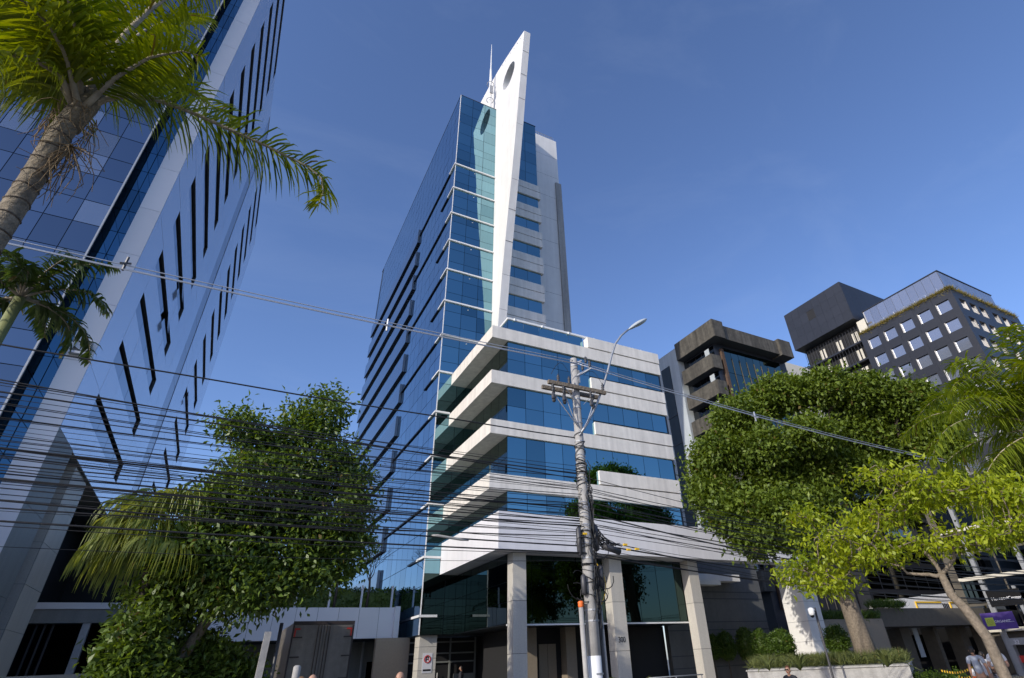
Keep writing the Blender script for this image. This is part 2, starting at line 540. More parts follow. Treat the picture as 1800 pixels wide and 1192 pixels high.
# --- floor trims: white along the front and round the corner, dark further back
for k in range(13):
    z = 4.6 + 3.5 * k
    mb = MB()
    xe = 15.88 if z > 23 else 12.5
    mb.box(TX - .14, xe, TY - .14, TY - .005, z - .07, z + .07)
    mb.box(TX - .14, TX - .005, TY - .004, TY + 1.6, z - .07, z + .07)
    o = mb.build('floor_trim', MT['trim'], T)
    ye = 51.0 if k % 2 == 0 else 42.4
    MB().box(TX - .12, TX - .005, TY + 1.604, ye, z - .06, z + .06).build('side_trim', MT['trim_dark'], T)
# corner mullions
MB().box(TX - .03, TX + .03, TY - .03, TY + .03, 3.55, 58.35).build('corner_mullion', MT['trim'], T)

# --- projecting spandrels on the rear part of the left side
for k in range(12):
    z = 7.0 + 3.5 * k
    o = MB().box(TX - .22, TX - .02, 51.2, 75.9, z + .06, z + 2.0).build('sunshade', MT['spandrel'], T)
    MB().box(TX - .25, TX - .02, 51.08, 51.18, z, z + 2.05).build('end_cap', MT['end_cap'], o).location = (0, 0, 0)
    MB().box(TX - .23, TX - .02, 51.2, 75.9, z, z + .055).build('soffit', MT['trim_dark'], o)

# --- sail fin with a round hole, in the plane x = 15.9 .. 16.68
def fin_mesh():
    front = [(37.9, 21.8), (37.1, 26.9), (36.3, 32.0), (35.3, 37.3), (34.2, 42.7), (33.5, 46.5), (32.84, 50.2), (31.8, 56.6), (30.66, 63.12)]
    top = [(32.2, 63.75), (34.1, 64.45), (36.0, 65.12), (37.95, 65.72), (40.8, 66.35), (44.0, 66.73), (48, 66.9)]
    outer = front + top + [(48, 21.8)]
    hc = (34.95, 60.35); hr = 1.66
    hole = [(hc[0] + hr * math.cos(2 * math.pi * i / 40), hc[1] + hr * math.sin(2 * math.pi * i / 40)) for i in range(40)]
    bm = bmesh.new()
    for x in (15.9, 16.68):
        loops = []
        for lp in (outer, hole):
            vs = [bm.verts.new((x, p[0], p[1])) for p in lp]
            es = [bm.edges.new((vs[i], vs[(i + 1) % len(vs)])) for i in range(len(vs))]
            loops.append((vs, es))
        bmesh.ops.triangle_fill(bm, use_beauty=True, edges=loops[0][1] + loops[1][1])
        if x < 16: first = loops
    bm.verts.ensure_lookup_table()
    for li in (0, 1):
        a = first[li][0]; b = loops[li][0]
        for i in range(len(a)):
            j = (i + 1) % len(a)
            try: bm.faces.new((a[i], a[j], b[j], b[i]))
            except ValueError: pass
    bmesh.ops.recalc_face_normals(bm, faces=bm.faces)
    me = bpy.data.meshes.new('sail_fin'); bm.to_mesh(me); bm.free()
    me.materials.append(MT['white'])
    return me
fin = link('sail_fin', fin_mesh(), T)
mb = MB()
for y, z in ((31.6, 62.9), (32.5, 63.3), (33.4, 63.65), (34.3, 64.0), (35.8, 64.5), (36.7, 64.85), (40.0, 65.7)):
    mb.tube([(15.86, y, z), (15.92, y, z)], .07, 6)
mb.build('fin_bolts', MT['metal'], fin)
mb = MB()
for z in np.arange(25, 62, 3.5):
    f = [(37.1, 26.9), (34.2, 42.7), (30.66, 63.12)]
    y = np.interp(z, [21.8, 26.9, 32, 42.7, 50.2, 63.12], [37.9, 37.1, 36.3, 34.2, 32.84, 30.66])
    mb.box(15.92, 16.66, y - .004, y + .02, z - .012, z + .012)
mb.build('fin_joint', MT['joint'], fin)
# rooftop mast beside the fin
ma = MB()
ma.tube([(15.2, 38.9, 58.4), (15.2, 38.9, 64.0), (15.2, 38.9, 66.5)], [.2, .17, .14], 8)
ma.tube([(15.2, 38.9, 66.5), (15.2, 38.9, 69.2), (15.2, 38.9, 72.2)], [.10, .075, .03], 8)
mast = ma.build('roof_mast', MT['trim'], T)
mr = MB()
for z in (60.2, 63.4):
    ring = [(15.2 + .42 * math.cos(a), 38.9 + .42 * math.sin(a), z) for a in np.linspace(0, 2 * math.pi, 13)]
    mr.tube(ring, .04, 5)
mr.box(15.0, 15.4, 38.45, 38.6, 61.2, 62.6)
mr.build('mast_ring', MT['metal'], mast)

# --- right wing of the tower
wing_glass = []
wx = [16.72, 18.2, 19.68, 21.18]
for a, b in zip(wx[:-1], wx[1:]):
    for c, d in zip(np.linspace(47.8, 58.3, 7)[:-1], np.linspace(47.8, 58.3, 7)[1:]):
        wing_glass.append((((a + b) / 2, TY + .05, (c + d) / 2), (b - a - .035, .04, d - c - .035)))
for k in range(7):
    z0, z1 = 26.75 + 3.5 * k, 28.25 + 3.5 * k
    if z1 > 47.5: continue
    for a, b in zip(wx[:-1], wx[1:]):
        wing_glass.append((((a + b) / 2, TY + .055, (z0 + z1) / 2), (b - a - .03, .04, z1 - z0 - .02)))
pieces('pane', MT['glass'], T, wing_glass, 60)
for k in range(7):
    zt = 28.25 + 3.5 * k                      # window head
    z2 = zt + 2.0 if k < 6 else 47.75
    if zt > 47: continue
    MB().box(16.72, 21.45, TY - .12, TY + .3, zt, zt + .98).build('wing_band', MT['band'], T)
    if k < 6: MB().box(16.72, 21.45, TY - .12, TY + .3, zt + 1.06, zt + 2.0).build('wing_band', MT['band'], T)
MB().box(16.72, 21.45, TY - .12, TY + .3, 22, 26.75).build('wing_band', MT['band'], T)
SWY = 44.0
MB().box(21.22, 27.46, SWY, 74, 3.55, 64.9).build('service_wall', MT['white'], T)
MB().box(26.85, 27.7, SWY - .2, SWY - .005, 22.5, 56.2).build('service_duct', MT['concrete'], T)
for z in np.arange(26, 64, 3.9): MB().box(21.23, 27.45, SWY - .006, SWY + .01, z, z + .02).build('wall_joint', MT['joint'], T)
mb = MB()
for x in np.arange(24.2, 27.2, .33): mb.box(x, x + .035, SWY + .3, SWY + .335, 64.9, 65.8)
mb.box(24.1, 27.1, SWY + .29, SWY + .35, 65.8, 65.87); mb.box(24.1, 27.1, SWY + .29, SWY + .35, 65.35, 65.39)
mb.build('roof_railing', MT['metal'], T)

# --- low block: slabs, projecting upper slabs and glass
BX0, BX1, BY = 12.49, 27.27, 30.10
slab_bottoms = [10.59, 14.07, 17.57, 21.07]
for z in slab_bottoms:
    MB().box(BX0, BX1, BY, TY - .01, z, z + .95).build('floor_slab_band', MT['band'], T)
    MB().box(20.42, BX1 + .02, BY - .03, BY + .6, z + 1.03, z + 1.93).build('upper_slab_band', MT['band'], T)
lowspec = []
xcols = [13.72 + 1.34 * i for i in range(11)]
levels = [(9.03, 10.59), (11.54, 14.07), (15.02, 17.57), (18.52, 21.07)]
for li, (c, d) in enumerate(levels):
    rows = [(c, d)] if li in (0, 1) else [(c, c + 1.15), (c + 1.15, d)]
    for i, x in enumerate(xcols):
        x1 = min(x + 1.34, 27.2)
        if x1 - x < .5: continue
        for (a, b) in rows:
            a2 = a
            if li > 0 and x + .6 > 20.4:
                if b < c + 1.5: continue
                a2 = max(a, c + .95)
            lowspec.append((((x + x1) / 2, 30.27, (a2 + b) / 2), (x1 - x - .03, .04, b - a2 - .025)))
pieces('pane', MT['glass'], T, lowspec, 130, tilt=.0024, alt=(MT['glass_alt'], .15))
# left side of the low block, behind the overhang
sidespec = []
for (c, d) in levels:
    for i in range(6):
        y0 = 30.27 + 1.375 * i
        for (a, b) in ([(c, d)] if d - c < 2 else [(c, c + 1.15), (c + 1.15, d)]):
            sidespec.append(((13.74, y0 + .6875, (a + b) / 2), (.04, 1.345, b - a - .025)))
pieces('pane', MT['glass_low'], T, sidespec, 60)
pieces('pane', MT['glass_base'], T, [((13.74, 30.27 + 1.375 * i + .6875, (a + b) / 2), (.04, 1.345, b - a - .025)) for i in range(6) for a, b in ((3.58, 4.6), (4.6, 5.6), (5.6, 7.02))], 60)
# glazing between the columns under the fascia
belowspec = []
for i in range(9):
    x = 13.76 + 1.49 * i
    belowspec.append(((x + .745, 30.27, 5.3), (1.455, .04, 3.44)))
pieces('pane', MT['glass_base'], T, belowspec, 20)
MB().box(13.70, 27.3, 30.22, 30.3, 3.47, 3.55).build('glazing_sill', MT['trim'], T)
# roof terrace parapet of the low block
par = []
for i in range(5):
    x = 13.9 + 1.28 * i
    par.append(((x + .64, 30.62, 22.62), (1.25, .03, 1.05)))
for i in range(4):
    par.append(((13.92, 30.66 + 1.28 * i + .64, 22.62), (.03, 1.25, 1.05)))
pieces('parapet_pane', MT['glass'], T, par, 20)
mb = MB()
mb.box(13.84, 27.0, 30.52, 30.72, 23.17, 23.32); mb.box(13.84, 14.02, 30.725, 36.0, 23.17, 23.32)
rail = mb.build('parapet_rail', MT['trim'], T)
for i in range(6):
    x = 14.4 + 2.3 * i
    MB().tube([(x, 30.5, 23.12), (x, 30.5, 23.3)], .06, 8).build('roof_spotlight', MT['helmet'], rail)
# --- white fascia and portal frame with pylon
FZ0, FZ1, FY = 7.03, 9.01, 28.75
MB().box(12.56, 27.3, FY + .04, TY - .02, FZ0 + .01, FZ1 - .01).build('fascia_core', MT['fascia'], T)
fx = [12.52, 16.7, 20.9, 25.1, 29.3, 33.5, 37.2]
for a, b in zip(fx[:-1], fx[1:]):
    piece('fascia_panel', MT['fascia'], T, ((a + b) / 2, FY + .02, (FZ0 + FZ1) / 2), (b - a - .012, .04, FZ1 - FZ0))
for a, b in ((28.79, 32.0), (32.0, 35.3), (35.3, 38.5)):
    piece('fascia_panel', MT['fascia'], T, (12.54, (a + b) / 2, (FZ0 + FZ1) / 2), (.04, b - a - .012, FZ1 - FZ0))
MB().box(27.3, 37.2, FY + .04, FY + 1.0, FZ0 + .01, FZ1 - .01).build('portal_beam', MT['fascia'], T)
MB().box(35.62, 37.2, FY + .01, 30.56, G0, FZ0).build('pylon', MT['white'], T)
for z in np.arange(1.0, 7, 1.2): MB().box(35.61, 37.21, FY + .005, 30.57, z, z + .012).build('pylon_joint', MT['joint'], T)

# --- columns of granite blocks
def column(x0, x1, y0, y1, z1, blocks):
    zb = np.linspace(gz(x0) - .05, z1, blocks + 1)
    cc = MB().box(x0 + .02, x1 - .02, y0 + .02, y1 - .02, zb[0], zb[-1]).build('column', MT['joint'], T)
    for a, b in zip(zb[:-1], zb[1:]):
        piece('block', MT['granite'], cc, ((x0 + x1) / 2, (y0 + y1) / 2, (a + b) / 2), (x1 - x0, y1 - y0, b - a - .02))
    return cc
column(13.73, 14.53, 29.47, 30.20, 7.03, 3)
c300 = column(20.11, 21.0, 29.47, 30.20, 7.03, 3)
column(26.29, 27.09, 29.47, 30.20, 7.03, 3)
column(11.62, 12.75, 38.9, 39.9, 3.55, 6)
text_part('number_sign', '300', .40, (20.27, 29.462, 2.52), (R(90), 0, 0), MT['print_black'], T, .008, sx=.85)
# --- ground floor under the glass volumes
gf = MB()
gf.box(15.6, 27.2, 34.0, 38.0, G0, 3.54); gf.box(16.5, 27.2, 38.0, 42, G0, 3.54)
gf.build('lobby_wall', MT['dark'], T)
for x0, x1 in ((16.0, 17.0), (19.0, 19.7), (22.8, 23.4)):
    cc = MB().box(x0, x1, 33.2, 33.9, G0, 3.54).build('lobby_pier', MT['beige'], T)
for i in range(5):
    piece('lobby_panel', MT['beige'], T, (17.8 + i * .6, 33.96, 1.2), (.57, .05, 3.0)) if i in (0, 1) else None
# entrance doors below the tower corner
en = MB().box(11.0, 16.49, 41.2, 41.4, G0, 3.5).build('entrance_wall', MT['dark'], T)
for x in (11.0, 12.75, 14.4, 16.2): MB().box(x, x + .1, 41.08, 41.19, G0, 3.5).build('door_frame', MT['granite_dark'], T)
for z in (2.05, 2.55, 3.2): MB().box(11.0, 16.3, 41.1, 41.18, z, z + .09).build('door_rail', MT['granite_dark'], T)
piece('entrance_panel', MT['granite_dark'], T, (15.5, 41.12, .6), (1.5, .04, 1.6))
for x in (13.3, 13.6): MB().tube([(x, 41.02, .4), (x, 41.02, 1.5)], .025, 6).build('door_handle', MT['trim'], T)
MB().box(9.4, 11.6, 41.0, 41.4, G0, 3.55).build('side_panel', MT['beige'], T)
# courtyard wall behind the portal
wl_ = MB().box(27.31, 37.0, 33.6, 34.0, G0, 8.2).build('courtyard_wall', MT['court'], T)
for z in (1.0, 1.7, 3.2, 3.7, 5.2, 5.65):
    MB().box(27.32, 37.0, 33.585, 33.6, z, z + .06).build('wall_groove', MT['joint'], wl_)
MB().box(27.31, 34.0, 32.6, 33.5, 6.3, 6.75).build('courtyard_beam', MT['white'], T)
MB().box(27.31, 31.0, 31.6, 32.4, 5.9, 6.2).build('courtyard_beam', MT['white'], T)
# no-parking sign on the small column
sg = piece('sign_plate', MT['cloth_white'], T, (12.2, 38.885, 2.05), (.62, .02, 1.05))
mb = MB(); c = (12.2, 38.872, 2.25)
ring = [(c[0] + .19 * math.cos(a), c[1], c[2] + .19 * math.sin(a)) for a in np.linspace(0, 2 * math.pi, 25)]
mb.tube(ring, .035, 5); mb.bar((c[0] - .13, c[1], c[2] + .13), (c[0] + .13, c[1], c[2] - .13), .012, .05, up=(0, 1, 0))
mb.build('no_parking_symbol', MT['red'], T)
mb = MB(); mb.box(12.11, 12.16, 38.868, 38.872, 2.12, 2.38); mb.box(12.16, 12.28, 38.868, 38.872, 2.33, 2.38); mb.box(12.16, 12.28, 38.868, 38.872, 2.22, 2.27); mb.box(12.25, 12.29, 38.868, 38.872, 2.24, 2.36)
mb.build('parking_letter', MT['print_black'], T)
MB().box(11.95, 12.45, 38.866, 38.873, 1.62, 1.72).build('sign_lettering', MT['print_black'], T)

# ================================================================== left office building
LX, LYF = -8.64, 32.75
LB = thing('panel_clad_building', 'tall white panel clad office building with slot windows and glass front', 'building', (-14, 36, 0))
HB = 64.8
# corner pier
MB().box(-9.69, LX - .03, LYF + .03, 36.5, .05, HB).build('corner_pier', MT['joint'], LB)
pz = [0.1] + [1.75 + 3.5 * k for k in range(0, 18)] + [HB]
for a, b in zip(pz[:-1], pz[1:]):
    piece('panel', MT['acm_front'], LB, (-9.18, LYF + .015, (a + b) / 2), (1.075, .03, b - a - .018))
side = []
for a, b in zip(pz[:-1], pz[1:]):
    if a > 10: side.append(((LX - .015, 34.65, (a + b) / 2), (.03, 3.69, b - a - .02)))
for a, b in zip(pz[:-1], pz[1:]):
    if a <= 10: piece('panel', MT['granite_dark'], LB, (LX - .015, 34.65, (a + b) / 2), (.03, 3.69, b - a - .02))
# body, with slot windows on the side facing the tower
MB().box(-36, LX - .5, 36.5, 86, 12.35, HB - .2).build('body_core', MT['dark'], LB)
MB().box(-36, LX - .02, 36.45, 86, 12.2, 12.34).build('body_soffit', MT['granite_dark'], LB)
wins = []
sp = MB()
ycols = [36.5, 39.9, 43.3, 46.7, 50.1, 53.5, 57.0, 60.4, 63.8, 67.2, 70.4, 73.6, 76.8, 80.0, 83.0, 86.0]
for k in range(0, 15):
    wb, wt = 14.19 + 3.5 * k, 15.62 + 3.5 * k
    lo = 12.23 if k == 0 else wt - 3.5
    hi = wb
    if wt > HB: break
    sp.box(LX - .5, LX - .035, 36.5, 56.95, lo + .001, hi)
    sp.box(LX - .5, LX - .035, 60.45, 86, lo + .001, hi)
    for y0, y1 in ((50.15, 56.95), (60.45, 67.2), (80.0, 86.0)):
        sp.box(LX - .5, LX - .035, y0, y1, hi, wt + .001)
    for a, b in zip(ycols[:-1], ycols[1:]):
        if a == 57.0: continue
        side.append(((LX - .015, (a + b) / 2, (lo + hi) / 2), (.03, b - a - .016, hi - lo - .0)))
        if a >= 80 or 50 < a < 67: side.append(((LX - .015, (a + b) / 2, (wb + wt) / 2), (.03, b - a - .016, wt - wb - .016)))
        else: wins.append(((LX - .17, (a + b) / 2, (wb + wt) / 2), (.04, b - a - .05, wt - wb)))
lo = wt
sp.box(LX - .5, LX - .035, 36.5, 86, lo - 0, HB)
side.append(((LX - .015, 43, (lo + HB) / 2), (.03, 13, HB - lo))); side.append(((LX - .015, 68, (lo + HB) / 2), (.03, 36, HB - lo)))
sp.build('spandrel_frame', MT['joint'], LB)
pieces('panel', MT['acm'], LB, side, 300, tilt=.0012)
pieces('window', MT['glass_left'], LB, wins, 150, tilt=.001)
for k in range(15):
    piece('recess_panel', MT['strip'], LB, (LX - .07, 58.7, 14 + 3.5 * k), (.05, 3.45, 3.47))
# a few tilted-open sashes
for y, z in ((45.4, 26.2), (46.1, 29.6), (70.0, 30.0)):
    o = piece('open_sash', MT['glass_dark'], LB, (LX + .16, y, z - .75), (.04, 1.1, 1.35), (0, R(-14), 0))
# glass curtain wall on the street side
CWY, CWX = 32.0, -10.68
MB().box(-36, CWX - .02, CWY + .05, 36.4, 2.0, HB).build('curtain_core', MT['mullion'], LB)
cw = []
for i in range(19):
    x1 = CWX - 1.285 * i
    for k in range(36):
        za = 4.2 + 3.5 * (k // 2) + (0 if k % 2 == 0 else 1.9)
        zb = za + (1.9 if k % 2 == 0 else 1.6)
        if zb > HB: continue
        cw.append(((x1 - .6425, CWY + .02, (za + zb) / 2), (1.245, .04, zb - za - .045)))
pieces('pane', MT['glass_left'], LB, cw, 300, tilt=.0022, alt=(MT['glass_blind'], .14))
MB().box(CWX - .05, CWX + .03, CWY - .05, CWY + .05, 2.0, HB).build('corner_mullion', MT['metal'], LB)
ret = []
for k in range(36):
    za = 4.2 + 1.75 * k
    if za + 1.75 > HB: continue
    ret.append(((CWX + .02, 33.25, za + .875), (.04, 2.35, 1.71)))
    ret.append((((CWX - 9.72) / 2 + .02, 34.46, za + .875), (.88, .04, 1.71)))
pieces('return_pane', MT['glass_side'], LB, ret, 80)
MB().box(CWX - .1, -9.7, 34.5, 36.5, 2.0, HB).build('recess_back', MT['mullion'], LB)
# metal letter emblem on the pier
em = MB()
ez = float(at_y(140, 612, LYF)[2])
em.box(-9.62, -8.86, LYF - .3, LYF - .02, ez + .28, ez + .40)
em.box(-9.62, -8.86, LYF - .3, LYF - .02, ez - .42, ez - .30)
em.bar((-9.55, LYF - .16, ez + .18), (-8.95, LYF - .16, ez - .18), .28, .1, up=(0, 1, 0))
em.box(-9.62, -9.5, LYF - .3, LYF - .02, ez - .2, ez + .2); em.box(-8.95, -8.84, LYF - .3, LYF - .02, ez - .2, ez + .2)
em.build('emblem', MT['metal'], LB)
# undercroft: second column, podium beam, garage
MB().box(-9.75, -8.8, 38.9, 42.6, 1.9, 12.2).build('undercroft_column', MT['granite_dark'], LB)
for a, b in zip(np.linspace(2.2, 12.1, 6)[:-1], np.linspace(2.2, 12.1, 6)[1:]):
    piece('column_panel', MT['granite'], LB, (-9.28, 38.885, (a + b) / 2), (.92, .03, b - a - .02))
    piece('column_panel', MT['granite'], LB, (-8.785, 40.75, (a + b) / 2), (.03, 3.66, b - a - .02))
MB().box(-36, -2.2, 30.6, 62, -.2, 2.1).build('plinth', MT['granite_dark'], LB)
MB().box(-11, 2.5, 48.0, 48.5, 5.86, 6.22).build('garage_beam', MT['acm_front'], LB)
MB().box(-11, 2.5, 48.1, 49.0, 5.1, 5.85).build('garage_lintel', MT['granite_dark'], LB)
MB().box(-36, 2.5, 60, 60.4, 2.1, 12.2).build('garage_back_wall', MT['dark'], LB)
MB().box(-11.2, -11, 48, 60, 2.1, 12.2).build('garage_side_wall', MT['dark'], LB)
MB().box(-11, 2.5, 49.0, 60, 6.0, 6.2).build('garage_ceiling', MT['dark'], LB)
MB().box(-7.25, -6.85, 48.2, 48.6, 2.1, 5.1).build('garage_post', MT['metal'], LB)
for x in (-9.6, -9.2, -8.8): MB().box(x, x + .1, 48.6, 48.7, 2.1, 5.1).build('garage_door_frame', MT['metal_dark'], LB)

# terrace bridge between the two buildings
TB = thing('terrace_wall', 'pale panelled terrace parapet between the two glass buildings', 'wall', (4, 42, 0))
MB().box(-2.1, 10.6, 42.04, 46.5, 3.62, 5.36).build('terrace_slab', MT['joint'], TB)
for i in range(10):
    x = -2.1 + 1.3 * i
    piece('panel', MT['acm_front'], TB, (x + .65, 42.02, 4.5), (1.28, .04, 1.8))
MB().box(10.62, 10.95, 41.7, 46.5, 3.5, 5.45).build('end_panel', MT['acm_front'], TB)
MB().box(-2.1, 11.3, 46.0, 46.3, -.2, 3.6).build('rear_wall', MT['granite_dark'], TB)
for x in (2.0, 5.0, 7.6, 9.6): MB().box(x, x + .12, 45.85, 45.99, -.2, 3.6).build('door_frame', MT['metal'], TB)
for x in (7.9, 10.0): piece('dark_pane', MT['glass_dark'], TB, (x + .35, 45.97, 1.6), (.6, .04, 1.5))
for i in range(5):
    MB().box(2.2 + 2.1 * i, 2.32 + 2.1 * i, 43.2, 43.32, 5.37, 6.9).build('terrace_post', MT['acm_front'], TB)

# ================================================================== dark concrete building
CB = thing('concrete_office', 'weathered dark concrete office block with heavy roof box and stacked balconies', 'building', (49, 42, -.6))
cx, cy = 43.5, 37.8
MB().box(44.6, 57, 39.4, 52, -.6, 34.0).build('block_core', MT['slate'], CB)
def clad(name, x0, x1, y0, y1, z0, z1, npan, axis):
    o = MB().box(x0 + .02, x1 - .02, y0 + .02, y1 - .02, z0, z1).build(name, MT['joint'], CB)
    if axis == 'x':
        e = np.linspace(y0, y1, npan + 1)
        for a, b in zip(e[:-1], e[1:]):
            piece('concrete_panel', MT['brut'], o, (x0 + .01, (a + b) / 2, (z0 + z1) / 2), (.06, b - a - .015, z1 - z0 + .01))
    else:
        e = np.linspace(x0, x1, npan + 1)
        for a, b in zip(e[:-1], e[1:]):
            piece('concrete_panel', MT['brut'], o, ((a + b) / 2, y0 + .01, (z0 + z1) / 2), (b - a - .015, .06, z1 - z0 + .01))
    return o
b = clad('roof_box', cx, 45.2, cy, 44.6, 33.1, 35.4, 5, 'x')
for a, c in ((43.54, 45.2),): piece('concrete_panel', MT['brut'], b, ((a + c) / 2, cy + .01, 34.25), (c - a, .06, 2.31))
clad('roof_beam', 45.25, 54.7, cy + .35, 39.8, 33.3, 35.15, 6, 'y')
b2 = clad('roof_end', 54.75, 56.9, cy, 40.5, 33.1, 35.4, 2, 'y')
piece('concrete_panel', MT['brut'], b2, (54.76, 39.1, 34.25), (.05, 2.5, 2.31))
for k in range(8):
    zt = 31.3 - 3.3 * k
    b = clad('balcony', cx, 44.95, 39.0, 44.2, zt - 1.72, zt, 4, 'x')
    piece('concrete_panel', MT['brut'], b, (44.24, 39.01, zt - .86), (1.4, .06, 1.73))
    for i in range(5):
        piece('window', MT['glass_dark'], CB, (44.58, 39.9 + 1.05 * i, zt + .75), (.05, .98, 1.5))
    piece('sun_panel', MT['pale_wall'], CB, (44.0, 40.0, zt + .55), (.06, .7, 1.1))
gsp = []
for i in range(8):
    for k in range(8):
        gsp.append(((46.55 + 1.22 * i, 39.36, 31.2 - 3.3 * k), (1.17, .05, 3.25)))
pieces('pane', MT['glass_low'], CB, gsp, 80)
for i in range(9):
    MB().box(45.92 + 1.22 * i, 45.97 + 1.22 * i, 39.25, 39.33, 5, 31.6).build('mullion', MT['brut'], CB)
MB().box(45.45, 45.85, 39.1, 39.38, 5, 32.5).build('rusty_post', M('rusty_metal', (.09, .055, .035), rough=.8, noise=(3, .3)), CB)
MB().box(43.62, 46, 44.65, 48.4, -.6, 35.0).build('pale_side_wall', MT['pale_wall'], CB)
MB().box(43.56, 43.63, 46.25, 47.9, -.6, 33.2).build('dark_window_strip', MT['glass_dark'], CB)
for k in range(9): MB().box(43.5, 43.56, 46.2, 47.95, 2 + 3.5 * k, 2.12 + 3.5 * k).build('strip_joint', MT['metal_dark'], CB)

# ================================================================== black hotel
HT = thing('black_hotel', 'black cube hotel with square windows, grassy roof edge and glass penthouse', 'building', (95, 36, -.9))
hx, hy, hz = 86.0, 28.7, 47.0
MB().box(hx + .55, 106.2, hy + .55, 44.0, -.9, hz - .1).build('hotel_core', MT['joint'], HT)
wz = [(45.6 - 1.8 - 3.25 * k, 45.6 - 3.25 * k) for k in range(11)]
wy = [(29.6 + 2.87 * i, 31.55 + 2.87 * i) for i in range(5)]
wxr = [(87.25, 89.15), (90.05, 91.95), (92.75, 94.65), (96.6, 98.5), (99.4, 101.3), (102.3, 104.2)]
ybands = [hz] + [z for p in wz for z in (p[1], p[0])] + [-.9]
panels_l, panels_f = [], []
for i in range(0, len(ybands), 2):
    z1, z0 = ybands[i], ybands[i + 1]
    for a, b in zip(np.linspace(hy, 44, 6)[:-1], np.linspace(hy, 44, 6)[1:]):
        panels_l.append(((hx + .3, (a + b) / 2 + .0, (z0 + z1) / 2), (.6, b - a - .02, z1 - z0 - .006)))
    for a, b in zip(np.linspace(hx + .61, 106.2, 7)[:-1], np.linspace(hx + .61, 106.2, 7)[1:]):
        panels_f.append((((a + b) / 2, hy + .3, (z0 + z1) / 2), (b - a - .02, .6, z1 - z0 - .006)))
hwin = []
for z0, z1 in wz:
    e = [hy] + [v for p in wy for v in p] + [44.0]
    for i in range(0, len(e), 2):
        panels_l.append(((hx + .3, (e[i] + e[i + 1]) / 2, (z0 + z1) / 2), (.6, e[i + 1] - e[i], z1 - z0)))
    e = [hx + .61] + [v for p in wxr for v in p] + [106.2]
    for i in range(0, len(e), 2):
        panels_f.append((((e[i] + e[i + 1]) / 2, hy + .3, (z0 + z1) / 2), (e[i + 1] - e[i], .6, z1 - z0)))
pieces('cladding_panel', MT['slate'], HT, panels_l + panels_f, 290, tilt=0)
for z0, z1 in wz[:8]:
    for a, b in wy:
        w = piece('window', MT['glass_hotel'], HT, (hx + .26, (a + b) / 2, (z0 + z1) / 2), (.05, b - a, z1 - z0), tuple(random.gauss(0, .004) for _ in range(3)))
        piece('reveal', MT['reveal'], HT, (hx + .12, b - .06, (z0 + z1) / 2), (.2, .10, z1 - z0 - .05))
    for a, b in wxr:
        w = piece('window', MT['glass_hotel'], HT, ((a + b) / 2, hy + .36, (z0 + z1) / 2), (b - a, .05, z1 - z0), tuple(random.gauss(0, .004) for _ in range(3)))
        piece('reveal', MT['reveal'], HT, (b - .03, hy + .2, (z0 + z1) / 2), (.04, .26, z1 - z0 - .05))
# penthouse and terrace
MB().box(88.06, 104, 29.9, 43.0, hz - .1, 51.7).build('penthouse_core', MT['joint'], HT)
pg = []
for i in range(10): pg.append(((88.03, 29.9 + 1.31 * i + .655, 49.4), (.04, 1.27, 4.6)))
for i in range(12): pg.append(((88.1 + 1.325 * i + .66, 29.86, 49.4), (1.29, .04, 4.6)))
pieces('penthouse_pane', MT['glass_hotel'], HT, pg, 40)
MB().box(87.9, 104.2, 29.75, 43.1, 51.72, 51.86).build('penthouse_roof', MT['slate'], HT)
for i in range(7): piece('terrace_screen', MT['glass_hotel'], HT, (87.3, 31.4 + 1.8 * i, 48.0), (.03, 1.2, 1.3))
# lift tower box beside the cube
MB().box(86.0, 100, 43.85, 56.5, 50.45, 58.4).build('tower_box_core', MT['joint'], HT)
bp = []
for i in range(8):
    y0 = 43.85 + 1.581 * i
    for j in range(4):
        z0 = 50.45 + 1.99 * j
        if i == 4 and j == 2: continue
        bp.append(((85.98, y0 + .79, z0 + .995), (.05, 1.56, 1.97)))
pieces('box_panel', MT['slate'], HT, bp, 40, tilt=0)
fp = []
for i in range(7): fp.append(((86 + 2 * i + 1, 43.83, 54.42), (1.98, .05, 7.95)))
pieces('box_panel', MT['slate'], HT, fp, 10, tilt=0)
piece('box_window', MT['dark'], HT, (85.985, 43.85 + 1.581 * 4 + .79, 50.45 + 1.99 * 2.5), (.05, 1.5, 1.9))
# balconies below the box
MB().box(88.0, 99, 44.1, 55.8, -.9, 50.44).build('rear_block', MT['dark'], HT)
for k in range(6):
    z = 46.6 - 3.3 * k
    MB().box(86.9, 88.0, 44.1, 55.8, z - .3, z).build('balcony_floor', MT['slate'], HT)
    for j in range(3):
        y = 45.6 + 3.4 * j + random.uniform(-.5, .5)
        piece('shutter', MT['cream'], HT, (87.9, y, z + 1.3), (.05, .45, 2.1)); piece('shutter', MT['cream'], HT, (87.9, y + .7, z + 1.3), (.05, .45, 2.1))
    for j in range(20): MB().box(86.95, 87.0, 44.3 + .58 * j, 44.34 + .58 * j, z, z + 2.9).build('screen_bar', MT['metal_dark'], HT) if k < 2 else None
piece('stair_wall', MT['cream'], HT, (87.0, 43.4, 48.9), (.1, 1.5, 2.2))

# small white far building glimpsed between the two dark blocks
FB = thing('far_building', 'small white far building glimpsed between the two dark blocks', 'building', (104, 74, -1))
MB().box(100, 110, 70, 82, -1, 58).build('wall', MT['cream'], FB)
for k in range(5): piece('window', MT['glass_dark'], FB, (99.97, 72.5, 55 - 3.2 * k), (.06, 1.6, 1.5))

